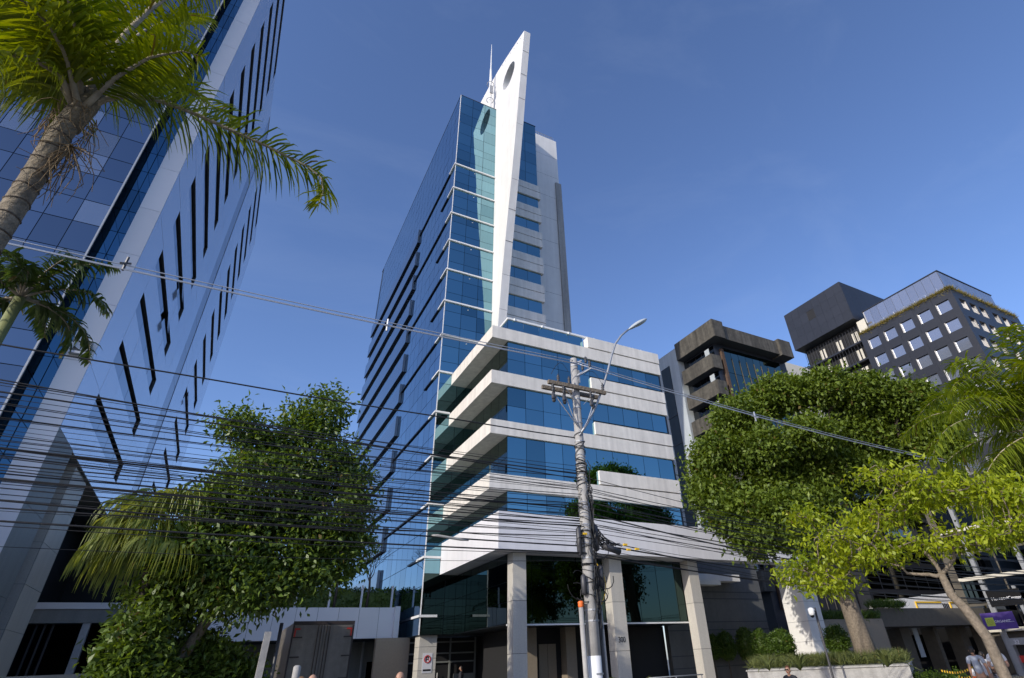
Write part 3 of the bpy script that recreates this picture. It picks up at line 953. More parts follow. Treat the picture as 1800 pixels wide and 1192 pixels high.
# ================================================================== low right-hand buildings
CN = thing('canopy_building', 'low brown rendered building with deep flat canopy behind the planter', 'building', (58, 33, -.7))
MB().box(46.7, 72, 31.0, 33.6, 3.05, 4.38).build('canopy', MT['brown'], CN)
MB().box(47, 72, 37.0, 37.5, -.8, 3.04).build('rear_wall', MT['dark'], CN)
for x0, x1 in ((47.6, 48.4), (52.2, 53.6), (57.2, 57.7), (61.2, 62.4)):
    MB().box(x0, x1, 33.0, 34.2, -.8, 3.04).build('pier', MT['brown'], CN)
for x0 in (49.0, 58.2):
    for i in range(3): piece('window', MT['glass_dark'], CN, (x0 + .55 + 1.05 * i, 35.9, 1.6), (1.0, .05, 1.9))
piece('lit_panel', MT['pale_wall'], CN, (55.0, 33.4, 1.9), (.7, .05, 2.2))
RO = thing('rear_office', 'dark glazed office block behind the brown canopy and ficus trunk', 'building', (66, 44, -.8))
MB().box(57.3, 84, 38.06, 52, -.8, 22).build('block_core', MT['slate'], RO)
pieces('window', MT['glass_dark'], RO, [((58.6 + 2.1 * i, 38.03, 5.2 + 2.7 * k), (1.9, .06, 2.2)) for i in range(12) for k in range(6)], 80, tilt=.01, alt=(MT['pale_wall'], .06))
WB = thing('white_showroom_wall', 'white upper wall with yellow frames above the brown canopy', 'wall', (60, 36, 4.4))
mb = MB()
mb.v += [(50.5, 33.7, 4.4), (68.5, 33.7, 4.4), (68.5, 33.7, 6.3), (50.5, 33.7, 5.1), (50.5, 34, 4.4), (68.5, 34, 4.4), (68.5, 34, 6.3), (50.5, 34, 5.1)]
mb.f += BOXF
mb.build('wall_panel', MT['white'], WB)
for x0, x1 in ((57.0, 61.2), (62.6, 67.5)):
    f = MB(); f.box(x0, x1, 33.6, 33.69, 5.05, 5.17); f.box(x0, x0 + .12, 33.6, 33.69, 4.4, 5.04)
    f.build('yellow_frame', MT['yellow'], WB)
for i in range(4): piece('stripe', MT['print_black'], WB, (61.45 + .28 * i, 33.66, 4.75), (.1, .06, .55))

MC = thing('sign_building', 'dark glazed building behind the black and purple signs', 'building', (64, 26, -.8))
MB().box(63.0, 80, 14, 32.9, -.8, 13.5).build('wall', MT['brown'], MC)
mc = []
for i in range(9):
    for k in range(5):
        mc.append(((62.97, 15.2 + 2.0 * i, 3.6 + 2.2 * k), (.06, 1.85, 1.95)))
pieces('window', MT['glass_dark'], MC, mc, 60, tilt=.02)
for i in range(5): MB().box(62.7, 62.95, 14.0 + 4 * i, 14.35 + 4 * i, -.8, 13.4).build('pilaster', MT['metal'], MC)
for z in (2.4, 6.7, 11): MB().box(62.6, 62.94, 14, 32, z, z + .3).build('floor_band', MT['cream'], MC)

BS = thing('black_sign', 'black sign board reading MercosulCenter in thin white letters', 'sign', (60, 27.5, -.8))
def oriented(px0, py0, px1, py1, X0, X1):
    return at_x(px0, py0, X0), at_x(px1, py1, X1)
S_ = lambda a, b: (1600 + a / 6.21, 1000 + b / 6.21)
def board(corners, name, mat, parent, th=.08):
    """corners tl, tr, br, bl"""
    c = [Vector(p) for p in corners]
    n = (c[1] - c[0]).cross(c[3] - c[0]).normalized()
    mb = MB(); mb.v = [tuple(p) for p in c] + [tuple(p + n * th) for p in c]
    mb.f = [(3, 2, 1, 0), (4, 5, 6, 7), (1, 5, 4, 0), (2, 6, 5, 1), (3, 7, 6, 2), (0, 4, 7, 3)]
    return mb.build(name, mat, parent), c, n
def upright(tlpx, trpx, h, X0, X1):
    a = Vector(at_x(*tlpx, X0)); b = Vector(at_x(*trpx, X1))
    b.z = a.z
    return [a, b, b - Vector((0, 0, h)), a - Vector((0, 0, h))]
def board_text(body, c, u0, v0, size, mat, parent, name, sx=1.0):
    ux = (c[1] - c[0]); w = ux.length; ux.normalize()
    ang = math.atan2(ux.y, ux.x)
    nn = Vector((ux.y, -ux.x, 0))
    loc = c[0] + ux * (w * u0) + Vector((0, 0, (c[3] - c[0]).z * v0)) + nn * .03
    return text_part(name, body, size, loc, (R(90), 0, ang), mat, parent, .006, sx)
cs = upright(S_(815, 245), S_(1168, 195), 1.25, 60.0, 60.6)
board(cs, 'board', MT['sign_black'], BS)
wsig = (cs[1] - cs[0]).length
board_text('MercosulCenter', cs, .09, .62, wsig * .135, MT['print_white'], BS, 'lettering')
p0 = cs[0] + (cs[1] - cs[0]) * .02; p1 = cs[0] + (cs[1] - cs[0]) * .86
for p in (p0, p1): MB().box(p.x + .12, p.x + .3, p.y - .12, p.y + .12, -.8, p.z + .3).build('post', MT['metal'], BS)
PB = thing('purple_banner', 'purple banner with lime square logo reading ORGANIZ below the black sign', 'banner', (59.4, 27.5, -.8))
cb = upright(S_(755, 490), S_(1105, 452), 1.28, 59.3, 59.9)
board(cb, 'banner_cloth', MT['purple'], PB, .03)
wsig = (cb[1] - cb[0]).length
board_text('ORGANIZ', cb, .36, .60, wsig * .105, MT['print_white'], PB, 'lettering', sx=1.0)
board_text('office', cb, .79, .50, wsig * .035, MT['print_white'], PB, 'small_lettering')
board_text('technology', cb, .79, .60, wsig * .035, MT['print_white'], PB, 'small_lettering')
u = (cb[1] - cb[0]).normalized(); nn = Vector((u.y, -u.x, 0))
q0 = cb[0] + u * wsig * .1 + nn * .02
dz = Vector((0, 0, -1.28))
board([q0 + dz * .28, q0 + u * .62 + dz * .28, q0 + u * .62 + dz * .78, q0 + dz * .78], 'logo_square', MT['lime'], PB, .01)
mb = MB(); cc = q0 + u * .31 + dz * .53 + nn * .02
for rr in (.09, .2):
    mb.tube([tuple(cc + u * rr * math.cos(a) + Vector((0, 0, rr * math.sin(a)))) for a in np.linspace(0, 6.283, 17)], .012, 4)
mb.build('logo_rings', M('olive_print', (.16, .22, .03), rough=.6), PB)
ER = thing('entrance_frame', 'grey metal entrance frame with number 32 below the purple banner', 'entrance', (59, 26, -.8))
e0 = at_x(*S_(1035, 760), 59.0); e1 = at_x(*S_(1235, 755), 59.2)
ys0, ys1 = e0[1], e1[1]
zt = float(e0[2])
MB().box(59.0, 59.5, ys1 - .6, ys0 + .1, zt - .5, zt).build('header', MT['metal'], ER)
MB().box(59.0, 59.5, ys0 - .35, ys0 + .1, -.8, zt - .5).build('jamb', MT['metal'], ER)
MB().box(59.4, 59.9, ys1 - .6, ys0 - .4, -.8, zt - .5).build('doorway', MT['dark'], ER)
piece('red_stripe', MT['red'], ER, (59.36, (ys0 + ys1) / 2 - .3, .35), (.04, 1.6, .5))
text_part('number', '32', .42, (58.985, ys0 - .55, zt - .42), (R(90), 0, R(-90)), MT['print_white'], ER, .01)

# buildings and trees across the street behind the viewpoint (they show in the glass)
AC = thing('opposite_building', 'cream apartment block across the street, mirrored in the ground floor glass', 'building', (20, -16, 0))
MB().box(12, 34, -30, -16, -.5, 13).build('wall', MT['cream'], AC)
for i in range(7):
    for k in range(4):
        piece('window', MT['glass_dark'], AC, (14 + 3 * i, -15.97, 2 + 3 * k), (1.5, .06, 1.4))

def rear_low():
    o = thing('rear_low_building', 'pale low building behind the terrace hedge between the towers', 'building', (2, 84, 0))
    MB().box(-8, 11, 80, 90, 0, 10.4).build('wall', MT['pale_wall'], o)
    MB().box(-8.2, 11, 79.8, 90, 10.41, 10.9).build('roof_edge', MT['acm_front'], o)
rear_low()

# ================================================================== vegetation
def unitv(v):
    return v / np.maximum(np.linalg.norm(v, axis=-1, keepdims=True), 1e-9)

def leaf_mesh(name, mat, pos, dirs, L, W, fold=.12):
    n = len(pos)
    L = np.broadcast_to(L, (n,))[:, None]; W = np.broadcast_to(W, (n,))[:, None]
    d = unitv(dirs)
    r = unitv(RNG.normal(size=(n, 3)) + np.array([0, 0, 1.2]))
    s = unitv(np.cross(d, r)); nn = np.cross(s, d)
    V = np.empty((n, 4, 3))
    V[:, 0] = pos
    V[:, 1] = pos + d * L * .45 + s * W * .5 + nn * L * fold
    V[:, 2] = pos + d * L - nn * L * fold * .6
    V[:, 3] = pos + d * L * .45 - s * W * .5 + nn * L * fold
    F = np.arange(n * 4).reshape(n, 4)
    return np_mesh(name, V.reshape(-1, 3), F, mat)

def clump_points(lobes, nclumps, shell=.5, up_only=False):
    """lobes: (cx,cy,cz,rx,ry,rz); clump centres near the shell of each ellipsoid"""
    vol = np.array([l[3] * l[4] + l[4] * l[5] + l[3] * l[5] for l in lobes]); vol = vol / vol.sum()
    idx = RNG.choice(len(lobes), nclumps, p=vol)
    Lb = np.array(lobes)[idx]
    d = unitv(RNG.normal(size=(nclumps, 3)))
    rr = shell + (1 - shell) * RNG.random(nclumps) ** .6
    rr *= 1 + RNG.normal(0, .07, nclumps)
    c = Lb[:, :3] + d * Lb[:, 3:6] * rr[:, None]
    return c, d

def crown(name, mat, parent, lobes, nclumps, per, sig, L, W, shell=.5, droop=.3, spread=.9, keep=None):
    c, d = clump_points(lobes, nclumps, shell)
    if keep is not None:
        k = keep(c); c, d = c[k], d[k]
    n = len(c)
    cen = np.repeat(c, per, 0); out = np.repeat(d, per, 0)
    sg = np.repeat(sig * (.6 + .8 * RNG.random(n)), per)
    off = RNG.normal(size=(n * per, 3)) * sg[:, None] * np.array([1, 1, .7])
    dirs = out * .7 + RNG.normal(size=(n * per, 3)) * spread + np.array([0, 0, -droop])
    ls = L * (.65 + .7 * RNG.random(n * per)); ws = W * (.7 + .6 * RNG.random(n * per))
    me = leaf_mesh(name, mat, cen + off, dirs, ls, ws)
    return link(name, me, parent), c

def limb(a, b, r0, r1, wob, n=6, sag=0):
    a = np.array(a, float); b = np.array(b, float)
    pts = []
    off = RNG.normal(size=3) * wob
    for i in range(n + 1):
        t = i / n
        p = a + (b - a) * t + off * math.sin(math.pi * t) + RNG.normal(size=3) * wob * .22 * math.sin(math.pi * t)
        p[2] += sag * math.sin(math.pi * t)
        pts.append(p)
    return pts, [r0 + (r1 - r0) * (i / n) for i in range(n + 1)]

def tree(name, label, base, trunk_pts, trunk_r, lobes, leaf, bark, nclumps, per, sig, L, W, group=None, cat='tree',
         shell=.5, droop=.3, nbr=90, br=.02, spread=.9, limb_r=None, keep=None, twig=1.0, limb_mat=None):
    root = thing(name, label, cat, base, group)
    tb = MB().tube(trunk_pts, trunk_r, 10)
    tb.build('trunk', bark, root, smooth=True)
    top = np.array(trunk_pts[-1])
    lr = limb_r or trunk_r[-1] * .8
    limbs = []
    lmat = limb_mat or bark
    order = sorted(lobes, key=lambda l: np.linalg.norm(np.array(l[:3]) - top))
    for i, l in enumerate(order):
        c_ = np.array(l[:3]); st, sr = top, lr
        if i >= 3:                                  # later limbs fork off earlier ones
            bestd = np.linalg.norm(c_ - top) * .8
            for q in limbs:
                for t in (2, 3, 4, 5):
                    d_ = np.linalg.norm(c_ - q[t])
                    if d_ < bestd and np.linalg.norm(q[t] - top) < np.linalg.norm(c_ - top): bestd, st, sr = d_, q[t], lr * (.75 - .07 * t)
        p, r = limb(st, c_, sr, sr * .35, .12 * np.linalg.norm(c_ - st), 7)
        limbs.append(p)
        MB().tube(p, r, 7).build('limb', lmat, root, smooth=True)
    o, c = crown('crown', leaf, root, lobes, nclumps, per, sig, L, W, shell, droop, spread, keep=keep)
    bb = MB()
    ii = RNG.choice(len(c), min(nbr, len(c)), replace=False)
    for i in ii:
        best = min(range(len(limbs)), key=lambda k: min(np.linalg.norm(c[i] - q) for q in limbs[k][3:]))
        q = min(limbs[best][3:], key=lambda q: np.linalg.norm(c[i] - q))
        p, r = limb(q, c[i], br * 1.6, br * .5, .12 * np.linalg.norm(c[i] - q) * twig, 4)
        bb.tube(p, r, 5)
    tag(bb.build('branches', bark, root, smooth=True), kind='stuff')
    return root

# ---- dark broadleaf tree on the left
def left_tree():
    y = 23.5
    k = y / 19.0
    g = gz(-1)
    def sc(p): return (p[0] * k, y + (p[1] - 19) * k, 1.6 + (p[2] - 1.6) * k)
    pts = [(-1.0, 19, -.1), (-.95, 19, .6), (-.7, 19.05, 1.8), (-.25, 19, 2.9), (.1, 19.1, 3.6), (.25, 19, 4.4)]
    lob = [(-.5, 19, 4.6, 1.5, 1.6, 1.3), (1.2, 19.4, 4.9, 1.4, 1.5, 1.3), (2.4, 19, 6.1, 1.25, 1.3, 1.15), (.3, 18.8, 6.5, 1.35, 1.4, 1.15),
           (1.5, 19.2, 7.9, 1.05, 1.1, 1.05), (1.75, 19, 9.4, .6, .65, .85), (-.75, 18.7, 8.35, .6, .6, .42), (-1.35, 19.2, 3.2, .8, .9, .9),
           (2.9, 19.3, 4.9, .95, 1.0, .9), (.5, 18.4, 3.7, 1.0, .9, .7), (.05, 19, 7.95, .55, .7, .5), (3.1, 19.1, 7.3, .42, .5, .5), (-.6, 18.6, 5.8, .9, .9, .7),
           (1.7, 18.5, 4.0, .9, .8, .6), (.9, 19, 9.0, .4, .4, .45), (-1.0, 18.9, 4.5, .8, .8, .7), (2.6, 18.7, 8.0, .35, .4, .35)]
    lob = [sc(l[:3]) + (l[3] * k, l[4] * k, l[5] * k) for l in lob]
    p2 = [sc(p) for p in pts]; p2[0] = (p2[0][0], p2[0][1], g - .1)
    t = tree('broadleaf_tree', 'large dark green glossy broadleaf tree left of the glass tower', (p2[0][0], y, g), p2,
             [.24, .21, .19, .17, .16, .13], lob, MT['leaf_dark'], MT['bark'], 1850, 27, .28, .22, .10, shell=.5, droop=.45, nbr=170, br=.02, limb_r=.09)
    return t
left_tree()
# shorter leafy shrubs under it, hiding the driveway side
def shrub(name, label, x, y, rx, ry, h, leaf, n, per, L, W, group=None, cat='shrub', z0=None, sig=.16):
    g = gz(x) if z0 is None else z0
    lob = [(x, y, g + h * .5, rx, ry, h * .5), (x - rx * .4, y, g + h * .35, rx * .7, ry * .8, h * .35), (x + rx * .45, y + .1, g + h * .4, rx * .6, ry * .8, h * .4)]
    root = thing(name, label, cat, (x, y, g), group)
    crown('foliage', leaf, root, lob, n, per, sig, L, W, .45, .15, .9)
    st = MB()
    for k in range(4):
        p, r = limb((x + random.uniform(-.2, .2), y, g), (x + random.uniform(-rx, rx) * .6, y + random.uniform(-ry, ry) * .5, g + h * .6), .035, .015, .1, 4)
        st.tube(p, r, 5)
    st.build('stems', MT['bark_dark'], root, smooth=True)
    return root
shrub('leafy_shrub', 'leafy shrub around the trunk of the dark broadleaf tree', -.5, 24.2, 1.4, 1.0, 3.3, MT['leaf_dark'], 360, 26, .22, .10, sig=.22)
shrub('leafy_shrub', 'dense dark shrub below the drooping fan palm leaves', -1.85, 22.4, .85, .7, 3.8, MT['leaf_dark'], 280, 26, .22, .10, sig=.22)
shrub('leafy_shrub', 'bushy green shrub between the dark tree and the truck', 1.15, 24.6, .8, .8, 2.5, MT['leaf_dark'], 220, 26, .2, .10, sig=.2)

# ---- big ficus on the right
def ficus():
    x, y = 29.4, 20.9
    k = 1.0
    pts = [(29.7, y, .6), (29.55, y, 2.2), (29.2, y - .1, 4.2), (28.9, y, 6.2), (28.9, y, 7.6)]
    lob = []
    for px, py, D, rx, rz in ((1262, 800, 33, 46, 36), (1258, 875, 33, 42, 34), (1300, 735, 34, 52, 36), (1368, 697, 35, 52, 34), (1440, 686, 36, 52, 33), (1512, 694, 37, 52, 32), (1580, 706, 38, 52, 32),
                              (1632, 742, 39, 45, 32), (1340, 790, 33, 50, 36), (1425, 765, 34, 46, 30), (1298, 905, 32, 50, 38), (1370, 900, 32, 46, 32), (1330, 950, 32, 40, 22), (1415, 948, 32, 34, 20), (1505, 765, 38, 46, 30),
                              (1575, 785, 39, 42, 30), (1238, 840, 34, 28, 34), (1440, 885, 33, 32, 24), (1660, 780, 39, 30, 28), (1400, 838, 36, 52, 34), (1478, 828, 37, 52, 32), (1545, 832, 39, 44, 28), (1350, 850, 34, 40, 30)):
        c = at_d(px, py, D); q = .80 * D / FPX
        lob.append((c[0], c[1], c[2], rx * q, rx * q, rz * q))
    return tree('ficus_tree', 'huge rounded ficus tree with thick pale trunk on the planter', (29.7, y, .6), pts,
                [.62, .48, .42, .38, .36], lob, MT['leaf_ficus'], MT['bark'], 3300, 34, .34, .26, .15, shell=.55, droop=.2, nbr=150, br=.03, limb_r=.24, limb_mat=MT['bark_dark'])
ficus()

# ---- yellow-green tree with leaning trunk
def yellow_tree():
    D = 18.0
    b = at_d(1768, 1192, D); b2 = at_d(1735, 1120, D); b3 = at_d(1697, 1070, D); b4 = at_d(1672, 1045, D); b5 = at_d(1655, 1010, D)
    base = b + (b - b2) * 1.1; base[2] = gz(base[0])
    pts = [base, b, b2, b3, b4, b5]
    ctr = np.array(azp(1620, 950, D))
    u = np.array([math.cos(R(-62)), math.sin(R(-62))])      # roughly across the view
    lob = []
    for s_, f_, z, rx, rz in ((-3.0, 0, 3.55, 1.0, .45), (-1.9, .4, 4.15, 1.1, .55), (-.7, -.3, 4.75, 1.2, .6), (.6, .3, 5.0, 1.2, .6), (1.9, -.2, 4.9, 1.2, .55), (3.0, .3, 4.6, 1.2, .5),
                              (-1.2, 0, 3.7, 1.1, .4), (.6, 0, 3.9, 1.2, .45), (-2.5, .3, 3.1, .8, .35), (1.9, .3, 3.9, 1.0, .4), (-.2, .5, 5.6, .9, .4), (-2.6, .2, 4.9, .6, .4)):
        p = ctr + u * s_ + np.array([u[1], -u[0]]) * f_ * 1.4
        lob.append((p[0], p[1], z, rx, rx, rz * .55))
    return tree('yellow_green_tree', 'small yellow green tree with thin leaning trunk beside the workers', tuple(base), [tuple(p) for p in pts],
                [.15, .13, .12, .115, .1, .085], lob, MT['leaf_yellow'], MT['bark'], 470, 17, .18, .165, .068, shell=.25, droop=.5, nbr=230, br=.014, limb_r=.055, twig=1.6)
yellow_tree()

# ---- palms
def frond_mesh(path, L0, mat_unused, n=46, width=.045, droop=.8, twist=0, seed=0, rach=.028, plumose=.5):
    """pinnate frond: rachis along path plus drooping leaflets; returns MB of rachis and arrays of leaflets"""
    rg = np.random.default_rng(seed)
    path = np.array(path, float)
    seg = np.r_[0, np.cumsum(np.linalg.norm(np.diff(path, axis=0), axis=1))]
    tot = seg[-1]
    def P(t): return np.array([np.interp(t * tot, seg, path[:, i]) for i in range(3)])
    V, F = [], []
    for k in range(n):
        t = .16 + .84 * (k + rg.random() * .5) / n
        p = P(t); q = P(min(1, t + .02)); d = unitv(q - P(max(0, t - .02)))
        side0 = unitv(np.cross(d, np.array([0, 0, 1.0])))
        upv = np.cross(side0, d)
        prof = max(.0, math.sin(math.pi * (min(1, .12 + .88 * t)) ** .85)) ** .6
        for sgn in (-1, 1):
            ln = L0 * (.25 + .8 * prof) * rg.uniform(.8, 1.1)
            lift = rg.normal(0, plumose)
            v = unitv(side0 * sgn + d * rg.uniform(.45, .8) + upv * lift)
            pts = [p]
            cur = p.copy(); vv = v.copy()
            for sidx in range(3):
                vv = unitv(vv + np.array([0, 0, -droop * (.25 + .45 * sidx) * rg.uniform(.7, 1.2)]))
                cur = cur + vv * ln / 3
                pts.append(cur.copy())
            w = width * rg.uniform(.8, 1.2)
            b = len(V)
            for i_, pp in enumerate(pts):
                dd = unitv(pts[min(i_ + 1, 3)] - pts[max(i_ - 1, 0)])
                sv = unitv(np.cross(dd, np.array([0.3, .2, 1.0]))) * w * (.5, .6, .45, .05)[i_]
                V.append(pp - sv); V.append(pp + sv)
            for i_ in range(3): F.append((b + 2 * i_, b + 2 * i_ + 1, b + 2 * i_ + 3, b + 2 * i_ + 2))
    rb = MB().tube([P(t) for t in np.linspace(0, 1, 14)], [rach * (1.5 - 1.25 * t) for t in np.linspace(0, 1, 14)], 6)
    return rb, np.array(V), np.array(F)

def add_frond(root, path, L0, leaf, stem, **kw):
    rb, V, F = frond_mesh(path, L0, None, **kw)
    o = rb.build('frond', stem, root, smooth=True)
    lm = np_mesh('leaflets', V, F, leaf)
    link('leaflets', lm, o)
    return o

def arc(base, az, el, length, bend, n=10):
    """curved frond spine leaving base at azimuth az / elevation el and bending down"""
    p = np.array(base, float); pts = [p.copy()]
    e = el
    for i in range(n):
        d = np.array([math.cos(az) * math.cos(e), math.sin(az) * math.cos(e), math.sin(e)])
        p = p + d * length / n
        pts.append(p.copy())
        e -= bend / n * (.5 + 1.0 * i / n)
    return pts

def trunk_rings(pts, rad, root, mat):
    P = np.array(pts); r = []
    seg = np.r_[0, np.cumsum(np.linalg.norm(np.diff(P, axis=0), axis=1))]
    n = int(seg[-1] / .11); q = []
    for i in range(n + 1):
        s = seg[-1] * i / n
        q.append([np.interp(s, seg, P[:, k]) for k in range(3)])
        rr = np.interp(s, seg, rad)
        r.append(rr * random.uniform(.985, 1.015))
    tk = MB().tube(q, r, 18).build('trunk', mat, root, smooth=True)
    rn = MB()
    for i in range(1, n):
        if i % 2: continue
        c = Vector(q[i]); d_ = (Vector(q[i + 1]) - Vector(q[i - 1])).normalized(); u_ = d_.orthogonal().normalized(); w_ = d_.cross(u_)
        ph = random.uniform(0, 6.28)
        rn.tube([tuple(c + (u_ * math.cos(a) + w_ * math.sin(a)) * r[i] * 1.0 + d_ * .012 * math.sin(a * 2 + ph)) for a in np.linspace(0, 2 * math.pi, 21)], .011, 5, cap=False)
    tag(rn.build('leaf_scars', MT['bark_dark'], root), kind='stuff')
    return tk

def near_palm():
    D = 7.3
    p0 = at_d(-60, 500, D); p1 = at_d(0, 402, D); p2 = at_d(60, 310, D); p3 = at_d(108, 232, D); p4 = at_d(140, 192, D)
    base = np.array([p1[0] - .05, p1[1] + .05, gz(-3)])
    root = thing('queen_palm', 'tall queen palm with ringed pale trunk in the left foreground', 'palm', tuple(base))
    trunk_rings([base, (p1 + base) / 2, p1, p2, p3, p4], [.15, .135, .117, .114, .122, .115], root, MT['palm_bark_near'])
    top = p4
    # fibrous sheath and spent flower stalks
    MB().tube([top + [0, 0, -.35], top + [.03, 0, .1], top + [.08, 0, .5]], [.127, .135, .07], 12).build('crown_shaft', MT['palm_bark_near'], root, smooth=True)
    fb = MB()
    for k in range(60):
        a = random.uniform(0, 6.28); s0 = top + np.array([.2 * math.cos(a), .2 * math.sin(a), random.uniform(-.5, .0)])
        p, r = limb(s0, s0 + np.array([random.gauss(.05, .15), random.gauss(0, .15), -random.uniform(.2, .55)]), .006, .003, .05, 3)
        fb.tube(p, r, 4)
    for k in range(46):
        s0 = at_d(110, 262, D) + np.array([.1, -.1, 0])
        p, r = limb(s0, s0 + np.array([random.gauss(-.02, .16), random.gauss(0, .15), -random.uniform(.25, .95)]), .008, .003, .1, 4)
        fb.tube(p, r, 4)
    tag(fb.build('fibres', MT['palm_fibre'], root), kind='stuff')
    mf = dict(leaf=MT['leaf_palm'], stem=MT['palm_bark'])
    # the long frond reaching right over the building, traced as a real arc 7 m away
    pix = [(150, 192, 7.25), (190, 172, 7.2), (235, 166, 7.1), (285, 177, 7.0), (345, 200, 6.9), (405, 228, 6.8), (460, 252, 6.7), (515, 280, 6.65), (560, 302, 6.6), (572, 328, 6.58), (560, 360, 6.56)]
    add_frond(root, [at_d(*q) for q in pix], .78, seed=1, n=92, droop=.55, width=.023, rach=.030, plumose=.55, **mf)
    pix = [(145, 190, 7.2), (200, 150, 7.5), (260, 135, 7.9), (320, 150, 8.3), (370, 185, 8.6), (420, 215, 8.9)]
    add_frond(root, [at_d(*q) for q in pix], .75, seed=2, n=75, droop=.6, width=.024, plumose=.5, **mf)
    pix = [(150, 188, 7.3), (180, 120, 7.2), (220, 60, 7.1), (270, 10, 7.0), (330, -25, 6.9), (400, -40, 6.8)]
    add_frond(root, [at_d(*q) for q in pix], .85, seed=3, n=87, droop=.8, width=.027, plumose=.45, rach=.04, **mf)
    pix = [(140, 188, 7.3), (150, 110, 7.5), (150, 50, 7.8), (165, -10, 8.2), (190, -60, 8.6)]
    add_frond(root, [at_d(*q) for q in pix], .85, seed=4, n=75, droop=.7, width=.027, plumose=.45, **mf)
    pix = [(132, 190, 7.3), (105, 130, 7.1), (60, 104, 6.9), (0, 92, 6.7), (-70, 100, 6.5), (-150, 140, 6.4)]
    add_frond(root, [at_d(*q) for q in pix], .85, seed=5, n=80, droop=.9, width=.025, plumose=.4, **mf)
    pix = [(130, 190, 7.3), (95, 128, 7.6), (40, 120, 7.8), (-30, 135, 8.0), (-100, 170, 8.2)]
    add_frond(root, [at_d(*q) for q in pix], .8, seed=6, n=70, droop=.9, width=.025, plumose=.4, **mf)
    pix = [(138, 188, 7.2), (118, 100, 7.0), (85, 40, 6.8), (40, 0, 6.6), (-20, -20, 6.5)]
    add_frond(root, [at_d(*q) for q in pix], .9, seed=7, n=80, droop=.8, width=.027, plumose=.45, **mf)
    for sd, pix in ((13, [(135, 190, 7.3), (80, 110, 7.9), (10, 60, 8.4), (-60, 50, 8.8)]),):
        add_frond(root, [at_d(*q) for q in pix], .9, seed=sd, n=80, droop=.7, width=.028, plumose=.5, **mf)
    pix = [(146, 190, 7.2), (205, 135, 6.9), (265, 100, 6.6), (320, 90, 6.4), (360, 100, 6.3)]
    for sd, pix in ((10, [(140, 188, 7.3), (100, 95, 7.3), (70, 20, 7.2), (60, -50, 7.1)]), (11, [(146, 188, 7.3), (195, 110, 7.6), (250, 55, 8.0), (310, 30, 8.3), (360, 30, 8.6)]),
                    (12, [(142, 188, 7.3), (140, 80, 7.0), (120, 0, 6.7), (90, -70, 6.5)]), (13, [(135, 190, 7.3), (80, 110, 7.9), (10, 60, 8.4), (-60, 50, 8.8)]),
                    (14, [(143, 188, 7.3), (185, 85, 7.9), (215, 20, 8.4), (260, -40, 8.8)])):
        add_frond(root, [at_d(*q) for q in pix], .9, seed=sd, n=82, droop=.7, width=.028, plumose=.5, **mf)
    pix = [(146, 190, 7.2), (205, 135, 6.9), (265, 100, 6.6), (320, 90, 6.4), (360, 100, 6.3)]
    add_frond(root, [at_d(*q) for q in pix], .72, seed=9, n=70, droop=.7, width=.024, plumose=.5, **mf)
near_palm()

def palm(name, label, x, y, z, trunk_r, nfr, length, L0, leaf, seed, group=None, bend=1.9, elr=(-.1, 1.2), n=34, width=.045, azs=None, base_z=None, droop=.8, smooth_trunk=None):
    g = gz(x) if base_z is None else base_z
    rg = random.Random(seed)
    root = thing(name, label, 'palm', (x, y, g), group)
    if z - g > .5:
        MB().tube([(x, y, g), (x + .05, y, (g + z) / 2), (x, y, z)], [trunk_r * 1.15, trunk_r, trunk_r * .9], 12).build('trunk', smooth_trunk or MT['palm_bark'], root, smooth=True)
    for k in range(nfr):
        a = (2 * math.pi * k / nfr + rg.uniform(-.25, .25)) if azs is None else azs[k % len(azs)] + rg.uniform(-.2, .2)
        e = rg.uniform(*elr)
        add_frond(root, arc((x, y, z), a, e, length * rg.uniform(.85, 1.12), bend * rg.uniform(.8, 1.2)), L0, leaf, MT['palm_bark'], seed=seed * 50 + k, n=n, width=width, droop=droop, rach=.02)
    return root
# smaller king palm at the left edge, between the foreground palm and the building
x, y = azp(38, 520, 15.5)
zc = float(at_d(38, 525, 15.5)[2])
palm('king_palm', 'smaller dark king palm at the left edge below the queen palm', x, y, zc, .12, 14, 2.1, .5, MT['leaf_palm_dark'], 3, bend=2.2, elr=(.1, 1.25), n=40, width=.055,
     smooth_trunk=M('green_palm_trunk', (.22, .24, .10), rough=.6, noise=(2, .1)))
# palm at the right edge above the yellow tree
x, y = azp(1850, 760, 25)
zc = float(at_d(1850, 752, 25)[2])
palm('feather_palm', 'bright feathery palm at the right edge above the yellow green tree', x, y, zc, .2, 34, 5.4, 1.05, MT['leaf_palm_bright'], 5, bend=2.0, elr=(-.3, 1.3), n=84, width=.042, droop=.7)
x, y = azp(1632, 905, 76)
palm('feather_palm', 'lower feathery palm behind the crown of the yellow green tree', x, y, float(at_d(1632, 905, 76)[2]), .3, 20, 7.6, 1.9, MT['leaf_palm_bright'], 8, bend=1.5, elr=(.2, 1.35), n=48, width=.13, droop=.6)
# areca palms at the foot of the columns
for i, (px, dist, ln, lab) in enumerate(((905, 29, 1.7, 'low areca palm in front of the corner column'), (965, 28.5, 1.5, 'low areca palm left of the utility pole base'),
                                     (1088, 31, 1.6, 'low areca palm below the number 300 column'), (1120, 31.5, 1.3, 'small areca palm right of the number 300 column'))):
    x, y = azp(px, 1170, dist)
    palm('areca_palm', lab, x, y, gz(x) + .15, .05, 15, ln, .36, MT['leaf_palm'], 20 + i, bend=1.5, elr=(.55, 1.4), n=22, width=.04, droop=.4)

